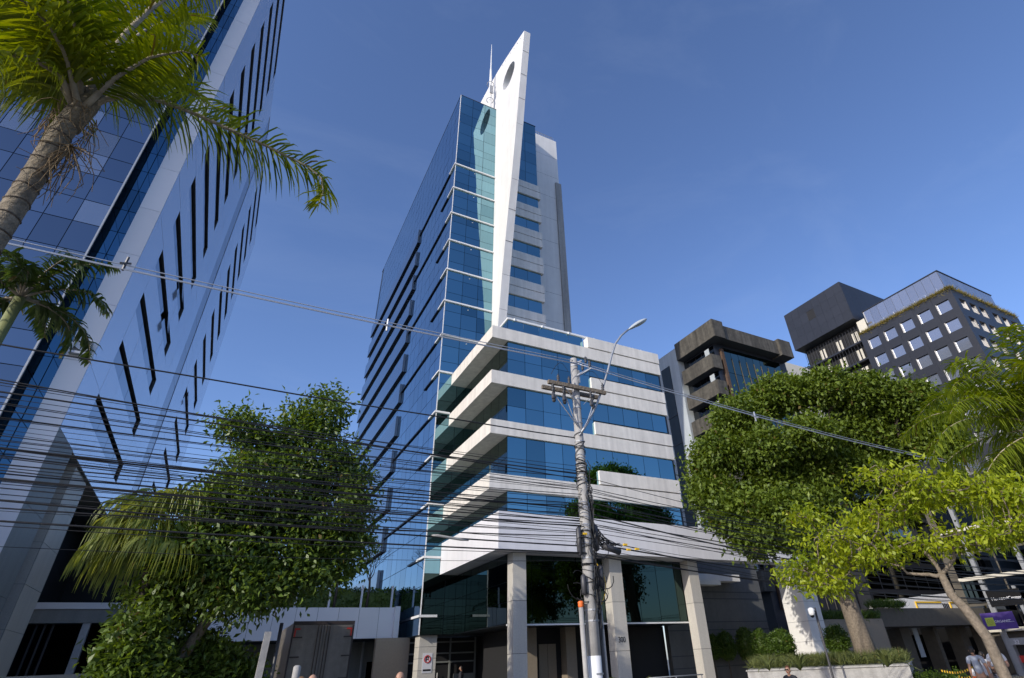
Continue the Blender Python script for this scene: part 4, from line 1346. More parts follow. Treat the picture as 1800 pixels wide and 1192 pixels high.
# ---- fan palm beside the dark tree
def fan_palm():
    y = 23.2
    x0 = -2.4
    root = thing('fan_palm', 'fan palm with drooping yellowed leaves left of the dark tree', 'palm', (x0, y, gz(x0)))
    MB().tube([(x0, y, gz(x0)), (x0 + .1, y, 3.0), (x0 + .2, y, 5.9)], [.2, .17, .17], 10).build('trunk', MT['bark_dark'], root, smooth=True)
    rg = np.random.default_rng(4)
    top = np.array([x0 + .2, y, 5.9])
    heads = []
    for k in range(20):
        a = math.pi * (.62 + 1.0 * k / 19) + rg.uniform(-.2, .2)
        e = rg.uniform(-.5, .5) if k % 2 else rg.uniform(.3, 1.2)
        ln = rg.uniform(.9, 1.5)
        d = np.array([math.cos(a) * math.cos(e), math.sin(a) * math.cos(e), math.sin(e)])
        hub = top + d * ln + np.array([0, 0, -.15 * ln])
        pet = MB().tube([top, (top + hub) / 2 + [0, 0, .08], hub], [.022, .018, .014], 5)
        o = pet.build('leaf', MT['leaf_fan'], root)
        V, F = [], []
        fwd = unitv(d + np.array([0, 0, -.25])); sd = unitv(np.cross(fwd, [0, 0, 1.0])); up = np.cross(sd, fwd)
        for j in range(34):
            th = (j / 33 - .5) * 3.6 + rg.normal(0, .03)
            v = fwd * math.cos(th) + sd * math.sin(th) + up * .15
            R0 = rg.uniform(1.3, 1.9)
            cur = hub.copy(); pts = [cur.copy()]
            for s_ in range(5):
                v = unitv(v + np.array([0, 0, -.12 - .55 * max(0, s_ - .6)]))
                cur = cur + v * R0 / 5 * (1 if s_ < 3 else 1.15)
                pts.append(cur.copy())
            ww = (.012, .05, .058, .045, .026, .004)
            b = len(V)
            for i_, pp in enumerate(pts):
                dd = unitv(pts[min(i_ + 1, 5)] - pts[max(i_ - 1, 0)])
                sv = unitv(np.cross(dd, up + .3)) * ww[i_] * .62
                V.append(pp - sv); V.append(pp + sv)
            for i_ in range(5): F.append((b + 2 * i_, b + 2 * i_ + 1, b + 2 * i_ + 3, b + 2 * i_ + 2))
        link('segments', np_mesh('segments', np.array(V), np.array(F), MT['leaf_fan']), o)
fan_palm()

# ---- clipped round bushes and planting around the pylon
def topiary(px, py0, py1, D, label, group, wpx):
    x, y = azp(px, (py0 + py1) / 2, D)
    z1 = float(at_d(px, py0, D)[2]); z0 = float(at_d(px, py1, D)[2])
    r = wpx / 2 * D * .80 / FPX
    root = thing('clipped_bush', label, 'bush', (x, y, z0), group)
    lob = [(x, y, (z0 + z1) / 2 - .05, r, r, (z1 - z0) / 2), (x, y, z0 + (z1 - z0) * .36, r * .98, r * .98, (z1 - z0) * .36)]
    crown('foliage', MT['leaf_hedge'], root, lob, 420, 16, .06, .09, .055, .9, .0, .8)
    MB().tube([(x, y, gz(x)), (x, y, z1 - .4)], [.06, .04], 6).build('stem', MT['bark_dark'], root)
    MB().lathe([(.1, 0), (r * .8, .1), (r * .84, (z1 - z0) * .5), (r * .55, (z1 - z0) * .85), (.1, (z1 - z0) * .93)], (x, y, z0), 14).build('inner_foliage', MT['leaf_hedge'], root, smooth=True)
topiary(1374, 1106, 1152, 38.5, 'sunlit clipped bush against the white pylon', None, 40)
topiary(1338, 1105, 1160, 46.6, 'clipped bush in the shaded courtyard, nearest to the sunlit one', None, 30)
topiary(1311, 1102, 1158, 46.2, 'tallest clipped bush in the middle of the shaded courtyard', None, 30)
topiary(1276, 1110, 1158, 45.6, 'clipped bush in the shaded courtyard left of the tallest one', None, 30)
topiary(1252, 1115, 1158, 45.2, 'clipped bush in the shaded courtyard next to the granite column', None, 26)
topiary(1470, 1098, 1150, 39.5, 'clipped bush between the white pylon and the ficus trunk', None, 36)

PL = thing('planter', 'long raised grey concrete planter under the ficus tree', 'planter', (28, 21, -.5))
poly = [(23.2, 23.0), (26.4, 16.8), (33.8, 21.3), (36.5, 27.5), (28.6, 27.6)]
MB().prism(poly, -.7, .98).build('planter_wall', MT['concrete'], PL)
inn = [(p[0] + (29 - p[0]) * .04, p[1] + (22.5 - p[1]) * .04) for p in poly]
MB().prism(inn, .9, 1.02).build('soil', MT['soil'], PL)
MB().prism([(p[0] + (29 - p[0]) * -.012, p[1] + (22.5 - p[1]) * -.012) for p in poly], .93, .99).build('coping', MT['concrete'], PL)
def in_poly(n, rg, poly):
    out = []
    xs_ = [p[0] for p in poly]; ys_ = [p[1] for p in poly]
    while len(out) < n:
        p = (rg.uniform(min(xs_), max(xs_)), rg.uniform(min(ys_), max(ys_)))
        s = False
        for i in range(len(poly)):
            a, b = poly[i], poly[i - 1]
            if (a[1] > p[1]) != (b[1] > p[1]) and p[0] < (b[0] - a[0]) * (p[1] - a[1]) / (b[1] - a[1]) + a[0]: s = not s
        if s: out.append(p)
    return np.array(out)
pp = in_poly(9000, np.random.default_rng(2), inn)
edge = np.exp(-np.abs((pp[:, 1] - 19) / 8))
pos = np.c_[pp, np.full(len(pp), 1.0)]
dirs = RNG.normal(size=(len(pp), 3)) * .55 + np.array([-.1, -.15, 1.0])
gr = link('ground_cover', leaf_mesh('ground_cover', MT['leaf_grass'], pos, dirs, .42 + .3 * RNG.random(len(pp)), .035, .12))
tag(gr, 'grassy ground cover filling the grey planter', 'grass', kind='stuff')
for i, (px, py, D) in enumerate(((1400, 1150, 27), (1350, 1165, 29), (1550, 1140, 27))):
    x, y = azp(px, py, D)
    root = thing('agave_plant', ('spiky agave on the planter edge near the white pylon', 'spiky agave at the left end of the planter', 'spiky agave on the planter right of the ficus trunk')[i], 'plant', (x, y, 1.0))
    for k in range(11):
        a = 2 * math.pi * k / 11 + random.uniform(-.2, .2)
        P_ = arc((x, y, 1.0), a, random.uniform(.5, 1.2), random.uniform(.8, 1.2), 2.0, 6)
        V, F = [], []
        for j, q in enumerate(P_):
            w = (.03, .055, .06, .055, .045, .03, .004)[j]
            sv = np.array([-math.sin(a), math.cos(a), 0]) * w
            V += [q - sv + [0, 0, .02], q, q + sv + [0, 0, .02]]
        for j in range(len(P_) - 1):
            for t_ in (0, 1): F.append((3 * j + t_, 3 * j + t_ + 1, 3 * j + t_ + 4, 3 * j + t_ + 3))
        link('leaf', np_mesh('leaf', np.array(V), np.array(F), MT['leaf_grass']), root)
# low clipped shrubs at the foot of the canopy building
for i, (px, py, D, w) in enumerate(((1605, 1180, 32, 14), (1634, 1181, 32, 30), (1674, 1182, 31, 22))):
    x, y = azp(px, py, D)
    shrub('low_shrub', ('small round shrub at the end of the planter wall', 'widest low shrub in front of the brown canopy building', 'low shrub beside the striped barrier tape')[i], x, y, w * D / FPX / 2 + .1, .5, .8, MT['leaf_hedge'], 140, 20, .09, .05, z0=gz(x) + .3, sig=.08)
# hedge strip on top of the garden wall right of the pylon
GW = thing('garden_wall', 'beige garden wall between the pylon and the brown canopy building', 'wall', (42, 30, -.6))
MB().box(37.6, 46.6, 30.6, 31.0, -.7, 3.6).build('wall_panel', MT['beige'], GW)
hp = np.c_[RNG.uniform(37.6, 50.5, 5000), RNG.uniform(30.6, 31.6, 5000), np.where(RNG.random(5000) > .0, 3.6, 3.6)]
hp[:, 2] += np.where(hp[:, 0] > 46.6, .8, 0)
hg = link('grass_strip', leaf_mesh('grass_strip', MT['leaf_hedge'], hp, RNG.normal(size=(5000, 3)) * .5 + [0, 0, 1], .5 + .3 * RNG.random(5000), .05))
tag(hg, 'bright grass growing along the top of the garden wall', 'grass', kind='stuff')
# bare terrace trees and the terrace hedge
def bare_tree(x, y, z, h, label, seed):
    rg = random.Random(seed)
    root = thing('bare_tree', label, 'tree', (x, y, z), 'bare trees on the terrace')
    MB().tube([(x, y, z), (x + .05, y, z + h * .35), (x, y, z + h * .5)], [.10, .08, .07], 8).build('trunk', MT['bark_dark'], root, smooth=True)
    bb = MB()
    def grow(p, d, L, r, depth):
        q = p + d * L
        bb.tube([p, (p + q) / 2 + Vector((rg.gauss(0, .05), rg.gauss(0, .05), .03)), q], [r, r * .8, r * .6], 5)
        if depth == 0: return
        for _ in range(3):
            nd = (d + Vector((rg.gauss(0, .5), rg.gauss(0, .5), rg.gauss(.1, .3)))).normalized()
            grow(q, nd, L * .7, r * .6, depth - 1)
    for _ in range(5):
        grow(Vector((x, y, z + h * rg.uniform(.4, .5))), Vector((rg.gauss(0, .5), rg.gauss(0, .5), 1)).normalized(), h * .22, .04, 3)
    tag(bb.build('branches', MT['bark_dark'], root), kind='stuff')
bare_tree(6.95, 44.2, 5.3, 4.6, 'bare dark little tree on the terrace nearest the dark broadleaf tree', 1)
bare_tree(9.2, 44.4, 5.3, 4.6, 'bare dark little tree on the terrace close to the glass tower', 2)
HGE = thing('terrace_hedge', 'dark clipped hedge along the terrace between the towers', 'hedge', (4, 44.8, 5.4))
MB().box(-2, 11.2, 44.5, 45.2, 5.37, 6.6).build('inner_foliage', MT['leaf_dark'], HGE)
hp = np.c_[RNG.uniform(-2, 11.2, 7000), RNG.uniform(44.3, 45.3, 7000), RNG.uniform(5.4, 6.9, 7000)]
link('foliage', leaf_mesh('foliage', MT['leaf_dark'], hp, RNG.normal(size=(7000, 3)), .2, .11), HGE)
# dry grass along the hotel roof edge
n = 9000
t = RNG.random(n); onleft = RNG.random(n) < .5
gx = np.where(onleft, hx + .1 + .7 * RNG.random(n), hx + t * 20)
gy = np.where(onleft, hy + t * 15.2, hy + .1 + .7 * RNG.random(n))
gp = np.c_[gx, gy, np.full(n, hz - .1)]
gg = link('roof_grass', leaf_mesh('roof_grass', MT['leaf_dry'], gp, RNG.normal(size=(n, 3)) * .6 + [-.25, -.25, .8], .55 + .55 * RNG.random(n), .08))
tag(gg, 'dry yellow grass along the roof edge of the black hotel', 'grass', kind='stuff')

# street trees across the road, seen in the low block glazing, and two left of the frame, the nearer added to shade the truck
def street_tree(x, y, h, label, leaf, seed, r=3.6, n=700):
    g = gz(x)
    lob = [(x, y, h * .72, r, r, h * .24), (x - r * .6, y + .5, h * .6, r * .7, r * .7, h * .2), (x + r * .6, y - .4, h * .62, r * .7, r * .7, h * .2), (x, y + .4, h * .88, r * .6, r * .6, h * .12)]
    return tree('street_tree', label, (x, y, g), [(x, y, g), (x + .1, y, h * .25), (x, y, h * .45)], [.3, .24, .2], lob, leaf, MT['bark_dark'], n, 22, .4, .34, .2, group='street trees across the road', nbr=40, br=.03)
street_tree(38, 3, 15.5, 'tall street tree across the road, mirrored in the low block windows', MT['leaf_ficus'], 1, 4.2)
street_tree(31.5, -3, 14.0, 'broad street tree across the road, mirrored in the low block windows', MT['leaf_ficus'], 2, 4.0)
street_tree(20.5, -4, 9.0, 'small street tree across the road, mirrored between the granite columns', MT['leaf_ficus'], 3, 3.4, 500)
street_tree(-18, 28.5, 11.0, 'street tree left of the panel clad building', MT['leaf_dark'], 4, 3.6)
street_tree(-12.8, 22.6, 11.5, 'unseen tree added near the king palm to shade the driveway', MT['leaf_dark'], 5, 2.7)  # out-of-view tree, put here to block the sun from the truck

# ================================================================== utility pole, lamp and cables
PX, PY = 8.55, 13.53
UP = thing('utility_pole', 'round concrete utility pole wrapped in cables in front of the tower', 'pole', (PX, PY, gz(PX)))
MB().tube([(PX - .02, PY, gz(PX) - .1), (PX, PY, 5), (PX, PY, 10.2)], [.185, .155, .115], 16).build('shaft', MT['concrete'], UP, smooth=True)
MB().tube([(PX - .02, PY, gz(PX) - .1), (PX - .018, PY, 1.75)], [.189, .181], 16).build('white_painted_base', MT['helmet'], UP, smooth=True)
for z in (1.35, 2.5, 2.75, 4.0, 4.6, 7.3, 7.9, 8.4, 8.7, 9.9):
    r = .19 - .0072 * z
    MB().tube([(PX, PY, z), (PX, PY, z + .04)], r + .012, 14).build('steel_strap', MT['metal'], UP)
for yy in (-.2, .2):
    MB().box(PX - 1.12, PX + 1.02, PY + yy - .05, PY + yy + .05, 9.0, 9.12).build('crossarm', MT['bark'], UP)
for sx in (-1, 1):
    MB().bar((PX + sx * .12, PY - .22, 8.5), (PX + sx * .6, PY - .24, 9.0), .04, .012).build('arm_brace', MT['metal'], UP)
def insulator(p, up=True, h=.28):
    s = 1 if up else -1
    prof = [(.02, 0), (.03, .02 * s), (.055, .06 * s), (.025, .08 * s), (.06, .13 * s), (.025, .15 * s), (.055, .20 * s), (.02, .24 * s), (.018, h * s)]
    MB().lathe(prof, p, 10).build('insulator', MT['metal_dark'], UP, smooth=True)
for x in (-.75, -.35, .93): insulator((PX + x, PY - .2, 9.12))
for x, y in ((-1.0, -.28), (-.88, -.1), (-.62, -.28), (-.5, -.1), (.38, -.28), (.55, -.1)):
    insulator((PX + x, PY + y, 8.98), False, .34)
    MB().lathe([(.05, 0), (.06, -.05), (.06, -.17), (.04, -.2)], (PX + x, PY + y, 8.66), 8).build('fuse_cap', MT['metal_dark'], UP)
br = MB(); br.bar((PX + .05, PY - .1, 9.55), (PX + .42, PY - .35, 9.78), .06); br.bar((PX + .1, PY - .1, 9.3), (PX + .1, PY - .1, 9.75), .05)
br.bar((PX, PY, 10.0), (PX + .25, PY - .1, 10.15), .05)
br.build('top_bracket', MT['metal'], UP)
for q in ((PX + .2, PY - .2, 9.72), (PX + .4, PY - .34, 9.82), (PX + .3, PY - .27, 9.98)): insulator(q, True, .2)
# jumper leads
for x0, x1 in ((-.95, -.1), (-.55, -.08), (.45, .1)):
    p, r = limb((PX + x0, PY - .28, 8.6), (PX + x1, PY - .15, 7.75), .016, .016, .02, 8, sag=-.12)
    MB().tube(p, r, 5).build('jumper_lead', MT['metal'], UP)
for x0 in (-1.0, .93):
    p, r = limb((PX + x0, PY - .2, 9.35), (PX + x0 * .3, PY - .12, 9.6), .008, .008, .02, 8, sag=.3)
    MB().tube(p, r, 4).build('jumper_lead', MT['black'], UP)
# cable wrap and splice closures
wr = MB()
rg = random.Random(5)
for k in range(34):
    z = rg.uniform(3.3, 7.2); r = .19 - .0072 * z + .01
    turns = rg.uniform(.4, 1.6); a0 = rg.uniform(0, 6.28); dz = rg.uniform(-.5, .5)
    wr.tube([(PX + (r + .015) * math.cos(a0 + t * turns * 6.28), PY + (r + .015) * math.sin(a0 + t * turns * 6.28), z + dz * t) for t in np.linspace(0, 1, 14)], rg.uniform(.006, .014), 5)
for k in range(30):
    z = rg.uniform(3.2, 6.8); z2 = z - rg.uniform(.5, 2.2); a = rg.uniform(-.9, 1.2) - .8
    r = .2
    wr.tube([(PX + (r + rg.uniform(0, .08)) * math.cos(a + rg.gauss(0, .15)), PY + (r + rg.uniform(0, .08)) * math.sin(a + rg.gauss(0, .15)), z + (z2 - z) * t) for t in np.linspace(0, 1, 8)], rg.uniform(.008, .02), 5)
tag(wr.build('cable_wrap', MT['black'], UP), kind='stuff')
sl = MB()
for k in range(26):
    z = rg.uniform(4.3, 6.9); r = .19 - .0072 * z + .012
    sl.tube([(PX + r * math.cos(t), PY + r * math.sin(t), z + .03 * math.sin(t * 2)) for t in np.linspace(0, 6.28, 14)], .012, 5)
tag(sl.build('metal_bands', MT['cable_light'], UP), kind='stuff')
for x, z, h in ((-.30, 4.05, .75), (.26, 4.2, .7), (.32, 3.3, .55), (-.24, 3.1, .5)):
    MB().lathe([(.03, 0), (.07, .03), (.075, h * .5), (.07, h - .05), (.03, h)], (PX + x, PY - .1, z), 10).build('splice_closure', MT['metal_dark'], UP, smooth=True)
MB().tube([(PX + .45, PY - .12, 4.35), (PX + 1.0, PY - .12, 4.20)], .085, 12).build('splice_closure', MT['metal_dark'], UP, smooth=True)
mess = MB()
for k in range(26):
    c = Vector((PX + rg.uniform(-.4, .45), PY - rg.uniform(0, .25), rg.uniform(3.1, 4.5))); rr = rg.uniform(.1, .32); n_ = Vector((rg.gauss(0, .5), 1, rg.gauss(0, .4))).normalized()
    u_ = n_.orthogonal().normalized(); v_ = n_.cross(u_)
    a0 = rg.uniform(0, 6.28); span = rg.uniform(3, 6.3)
    mess.tube([tuple(c + (u_ * math.cos(a0 + t * span) * rr + v_ * math.sin(a0 + t * span) * rr * 1.3)) for t in np.linspace(0, 1, 12)], rg.uniform(.006, .014), 5)
for k in range(24):
    x = PX + rg.uniform(.2, 1.15)
    p, r = limb((PX + .15, PY - .12, 4.9 + rg.uniform(-.3, .3)), (x, PY - .15, 4.3 + rg.uniform(-.15, .25)), .012, .01, .08, 6, sag=-.1)
    mess.tube(p, r, 5)
tag(mess.build('cable_coils', MT['black'], UP), kind='stuff')
for k, (x, z) in enumerate(((1.15, 4.38), (1.25, 4.25), (1.55, 4.28), (-.18, 4.6))):
    MB().box(PX + x, PX + x + .12, PY - .16, PY - .1, z, z + .05).build('yellow_tag', MT['yellow'], UP)
# conduits at the foot
MB().tube([(PX - .32, PY - .1, gz(PX) - .1), (PX - .36, PY - .08, 2.85)], .065, 10).build('conduit', MT['concrete'], UP, smooth=True)
MB().lathe([(.066, -.03), (.075, .02), (.07, .06), (.08, .09), (.05, .12)], (PX - .36, PY - .08, 2.85), 10).build('orange_wrap', MT['orange'], UP, smooth=True)
MB().tube([(PX + .30, PY + .1, gz(PX) - .1), (PX + .30, PY + .1, 3.9)], .05, 10).build('conduit', MT['metal_dark'], UP, smooth=True)
MB().tube([(PX + .42, PY + .1, gz(PX) - .1), (PX + .36, PY + .1, 2.95)], .04, 10).build('conduit', MT['concrete'], UP, smooth=True)
p, r = limb((PX + .2, PY - .1, 3.9), (PX + .34, PY + .02, 2.9), .014, .014, .0, 8); p = [q + np.array([.22 * math.sin(math.pi * i / 8), 0, 0]) for i, q in enumerate(p)]
MB().tube(p, r, 5).build('yellow_cable', MT['yellow'], UP)

SL = thing('street_lamp', 'curved steel street lamp arm with cobra head on the utility pole', 'street lamp', (PX + .1, PY, 7.5))
apx = [(1018, 766), (1032, 745), (1047, 716), (1060, 680), (1069, 650), (1075, 625), (1082, 604), (1092, 590), (1105, 579)]
MB().tube([at_y(a, b, PY - .12 - .012 * i) for i, (a, b) in enumerate(apx)], .036, 10).build('arm', MT['metal'], SL, smooth=True)
h0 = Vector(at_y(1104, 580, PY - .23)); h1 = Vector(at_y(1137, 561, PY - .25))
ax = (h1 - h0); hl = ax.length; ax.normalize()
mt = ax.to_track_quat('X', 'Z').to_matrix().to_4x4(); mt.translation = h0
bm = bmesh.new(); bmesh.ops.create_uvsphere(bm, u_segments=20, v_segments=12, radius=1)
for v in bm.verts:
    t = (v.co.x + 1) / 2
    w = .06 + .11 * math.sin(math.pi * min(1, t * .62 + .16))
    v.co = Vector((t * hl, v.co.y * w * 1.15, v.co.z * w * (.62 if v.co.z > 0 else .35)))
    v.co = mt @ v.co
me = bpy.data.meshes.new('lamp_head'); bm.to_mesh(me); bm.free(); me.materials.append(MT['pale_wall'])
me.polygons.foreach_set('use_smooth', [True] * len(me.polygons))
lh = link('lamp_head', me, SL)
bm = bmesh.new(); bmesh.ops.create_uvsphere(bm, u_segments=16, v_segments=8, radius=1)
for v in bm.verts:
    v.co = mt @ Vector((hl * .62 + v.co.x * hl * .32, v.co.y * .13, -.03 + v.co.z * .05))
me = bpy.data.meshes.new('lens'); bm.to_mesh(me); bm.free(); me.materials.append(MT['lampglass']); link('lens', me, lh)

def cable(a, b, sag, r, mat, name, label, group, n=26, wob=0):
    a = np.array(a, float); b = np.array(b, float)
    pts = []
    for i in range(n + 1):
        t = i / n
        p = a + (b - a) * t; p[2] -= sag * 4 * t * (1 - t)
        if wob: p[2] += wob * math.sin(t * 37 + a[2] * 9) * .5
        pts.append(p)
    o = MB().tube(pts, r, 5).build(name, mat, smooth=True)
    return tag(o, label, 'cable', group)
# three bare conductors at the top
for k, (zl, zp, y) in enumerate(((10.25, 10.1, -.08), (10.02, 9.93, -.22), (9.92, 9.82, -.36))):
    cable((-26, PY + y, zl + .35), (PX, PY + y, zp), .35, .014, MT['cable_light'], 'power_conductor', 'bare light power conductor running left from the pole top', 'power conductors left of the pole')
    cable((PX, PY + y, zp), (40, PY + y, zp - .6), .55, .014, MT['cable_light'], 'power_conductor', 'bare light power conductor running right from the pole top', 'power conductors right of the pole')
for k, (px, py, lab) in enumerate(((221, 463, 'small spacer clamp on the conductors before the panel clad building'), (681, 571, 'small spacer clamp on the conductors before the tower'), (1327, 732, 'small spacer clamp on the conductors before the ficus tree'))):
    q = at_y(px, py, PY - .22)
    mb = MB(); mb.bar(q + [-.04, -.16, -.12], q + [.04, .16, .12], .05)
    sp_ = thing('cable_spacer', lab, 'spacer', tuple(q))
    mb.build('clamp', MT['metal_dark'] if k == 0 else MT['cable_light'], sp_)
    MB().tube([q + [0, 0, -.2], q + [0, 0, .18]], .03, 6).build('hook', MT['metal_dark'] if k == 0 else MT['cable_light'], sp_)
rg = random.Random(9)
left_z = [7.45, 6.95, 6.7, 6.55, 6.45, 6.3, 6.22, 6.1, 6.0, 5.95, 5.85, 5.75, 5.68, 5.6, 5.5, 5.42, 5.35, 5.25, 5.15, 5.05, 4.98, 4.9, 4.75, 4.6, 4.5, 4.42, 4.3, 4.15, 6.4, 5.9, 5.3, 4.85, 6.05, 5.55, 6.62, 6.16, 5.72, 5.47, 5.1, 4.68, 4.36, 6.85, 5.2, 4.55, 6.5, 5.0]
for i, z in enumerate(left_z):
    r = rg.choice((.010, .012, .014, .016, .02, .026))
    if i in (0, 3, 12, 22, 27): r = .034
    zp = 3.95 + (z - 4.0) * .84 + rg.uniform(-.25, .25) if i else 7.45
    yo = rg.uniform(-.28, .28)
    lab = {0: 'thick black cable highest of the bundle left of the pole', 27: 'thick black cable lowest of the bundle left of the pole'}.get(i, 'black telecom cable in the bundle strung left from the utility pole')
    cable((-26, PY + yo, z + 1.15 + rg.uniform(-.35, .35)), (PX - .12, PY + yo * .5, zp), rg.uniform(.2, .7), r * .55, MT['black'], 'telecom_cable', lab, 'telecom cables left of the pole', wob=.02 if i % 4 == 0 else 0)
right_z = [6.2, 6.0, 5.85, 5.7, 5.6, 5.5, 5.35, 5.2, 5.1, 4.95, 4.8, 4.6, 4.45, 4.3, 4.1, 5.4, 4.7, 5.9, 5.0, 5.55, 4.88, 4.52, 5.78, 4.2]
for i, z in enumerate(right_z):
    r = rg.choice((.010, .012, .014, .016, .022))
    if i in (7, 12, 14): r = .03
    yo = rg.uniform(-.28, .28)
    cable((PX + .12, PY + yo * .5, z), (40, PY + yo, z - rg.uniform(.6, 1.3)), rg.uniform(.4, .95), r * .7, MT['black'], 'telecom_cable', 'black telecom cable in the bundle strung right from the utility pole', 'telecom cables right of the pole')
# splice on a left cable
q = at_y(790, 945, PY)
SPL = tag(MB().tube([q + [-.45, 0, .03], q + [-.3, 0, .03], q + [.3, 0, -.03], q + [.5, 0, -.04]], [.015, .032, .032, .015], 8).build('cable_splice', MT['concrete'], smooth=True), 'pale cable splice sleeve hanging on the bundle before the fascia', 'splice')

# ================================================================== truck and posts in the driveway
TK = thing('box_truck', 'box truck parked in the driveway, rear doors facing the street', 'truck', (4.15, 28, gz(4)))
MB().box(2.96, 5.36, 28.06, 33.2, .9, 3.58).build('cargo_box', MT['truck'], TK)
for x0, x1 in ((2.98, 4.14), (4.18, 5.34)):
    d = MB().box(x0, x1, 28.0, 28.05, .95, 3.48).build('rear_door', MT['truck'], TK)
    rb = MB()
    for z in np.arange(1.0, 3.45, .085): rb.box(x0 + .02, x1 - .02, 27.985, 27.999, z, z + .045)
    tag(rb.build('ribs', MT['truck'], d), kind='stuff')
    for x in (x0 + (.95 if x0 < 4 else .1), x0 + (1.08 if x0 < 4 else .22)):
        MB().tube([(x, 27.96, .95), (x, 27.96, 3.48)], .018, 6).build('lock_bar', MT['truck_dark'], d)
MB().box(2.92, 5.40, 27.98, 28.07, 3.49, 3.62).build('top_rail', MT['truck_dark'], TK)
for x0, x1 in ((2.92, 2.975), (5.345, 5.40)): MB().box(x0, x1, 27.97, 28.07, .85, 3.48).build('corner_post', MT['truck_dark'], TK)
for x in (3.0, 5.1):
    MB().box(x, x + .22, 27.955, 27.975, 3.3, 3.36).build('red_marker', MT['red'], TK)
    MB().box(x if x < 4 else x + .16, x + .06 if x < 4 else x + .22, 27.955, 27.975, 3.05, 3.29).build('red_marker', MT['red'], TK)
for x in (2.98, 5.0):
    for z in (1.5, 2.3, 3.0): MB().box(x, x + .36, 27.95, 27.97, z, z + .05).build('hinge', MT['truck_dark'], TK)
MB().box(2.96, 5.36, 28.0, 28.1, .62, .89).build('bumper', MT['truck_dark'], TK)
MB().box(3.3, 5.0, 28.3, 34.5, .45, .85).build('chassis', MT['truck_dark'], TK)
MB().box(3.05, 5.25, 33.5, 35.2, .6, 2.5).build('cab', MT['cloth_white'], TK)
for x in (3.05, 4.95):
    for y in (29.4, 34.2):
        w = MB().tube([(x, y, .42), (x + .3, y, .42)], .45, 18).build('wheel', MT['black'], TK, smooth=False)
        MB().tube([(x - .01, y, .42), (x + .31, y, .42)], .22, 12).build('rim', MT['metal'], w)
# concrete post, dark pole and small bollard by the truck
o = MB().bar((1.36, 19.5, gz(1) - .1), (1.40, 19.5, 2.75), .17, .15).build('concrete_post', MT['concrete'])
tag(o, 'pale square concrete post between the dark tree and the truck', 'post')
o = MB().tube([(2.08, 23.5, gz(2) - .1), (2.06, 23.5, 3.25)], .06, 10).build('steel_post', MT['metal_dark'], smooth=True)
tag(o, 'slim dark steel post at the left edge of the truck', 'post')
o = MB().tube([(2.28, 19.0, gz(2) - .1), (2.28, 19.0, 1.86), (2.28, 19, 1.9)], [.1, .1, .06], 12).build('bollard', MT['concrete'], smooth=True)
tag(o, 'short grey concrete bollard in front of the truck doors', 'bollard')
# driveway handrail below the number 300 column
HR = thing('handrail', 'low steel handrail between the granite columns', 'railing', (23.5, 28.9, gz(23)))
for z in (.55, .85, 1.12): MB().tube([(21.6, 28.9, z - .35), (25.6, 28.9, z - .35)], .03, 8).build('rail', MT['metal'], HR, smooth=True)
for x in (21.7, 23.6, 25.5): MB().tube([(x, 28.9, gz(x)), (x, 28.9, .77)], .03, 8).build('post', MT['metal'], HR, smooth=True)
# CCTV camera on its pole before the pylon
x, y = azp(1440, 1100, 30)
zt = float(at_d(1437, 1068, 30)[2])
CC = thing('security_camera', 'white dome security camera on a thin dark pole before the white pylon', 'camera', (x, y, gz(x)))
MB().tube([(x, y, gz(x)), (x, y, zt)], .05, 8).build('pole', MT['metal_dark'], CC)
MB().tube([(x, y, zt - .1), (x - .38, y - .1, zt - .05)], .03, 6).build('bracket', MT['helmet'], CC)
MB().lathe([(.06, 0), (.14, -.05), (.14, -.22), (.1, -.3), (.03, -.34)], (x - .4, y - .1, zt), 12).build('housing', MT['helmet'], CC, smooth=True)
MB().lathe([(.09, 0), (.08, -.06), (.03, -.1)], (x - .4, y - .1, zt - .3), 12).build('dome', MT['sign_black'], CC, smooth=True)

# ceiling fittings glimpsed inside the tower corner and the garage
for k in range(7):
    o = MB().lathe([(.05, 0), (.07, -.03), (.03, -.06)], (13.6, TY - .005, 25.2 + 3.5 * k), 8).build('ceiling_fitting', MT['helmet'], T)
# ================================================================== people
def skin_mesh(name, pts, edges, rad, mat, parent, sub=2, root=0):
    me = bpy.data.meshes.new(name)
    me.from_pydata([tuple(p) for p in pts], edges, [])
    me.materials.append(mat)
    o = link(name, me, parent)
    md = o.modifiers.new('skin', 'SKIN'); md.use_smooth_shade = True
    for i, sv in enumerate(me.skin_vertices[0].data):
        r = rad[i]; sv.radius = (r, r) if not hasattr(r, '__len__') else r
        sv.use_root = (i == root)
    sd = o.modifiers.new('sub', 'SUBSURF'); sd.levels = sub; sd.render_levels = sub
    return o

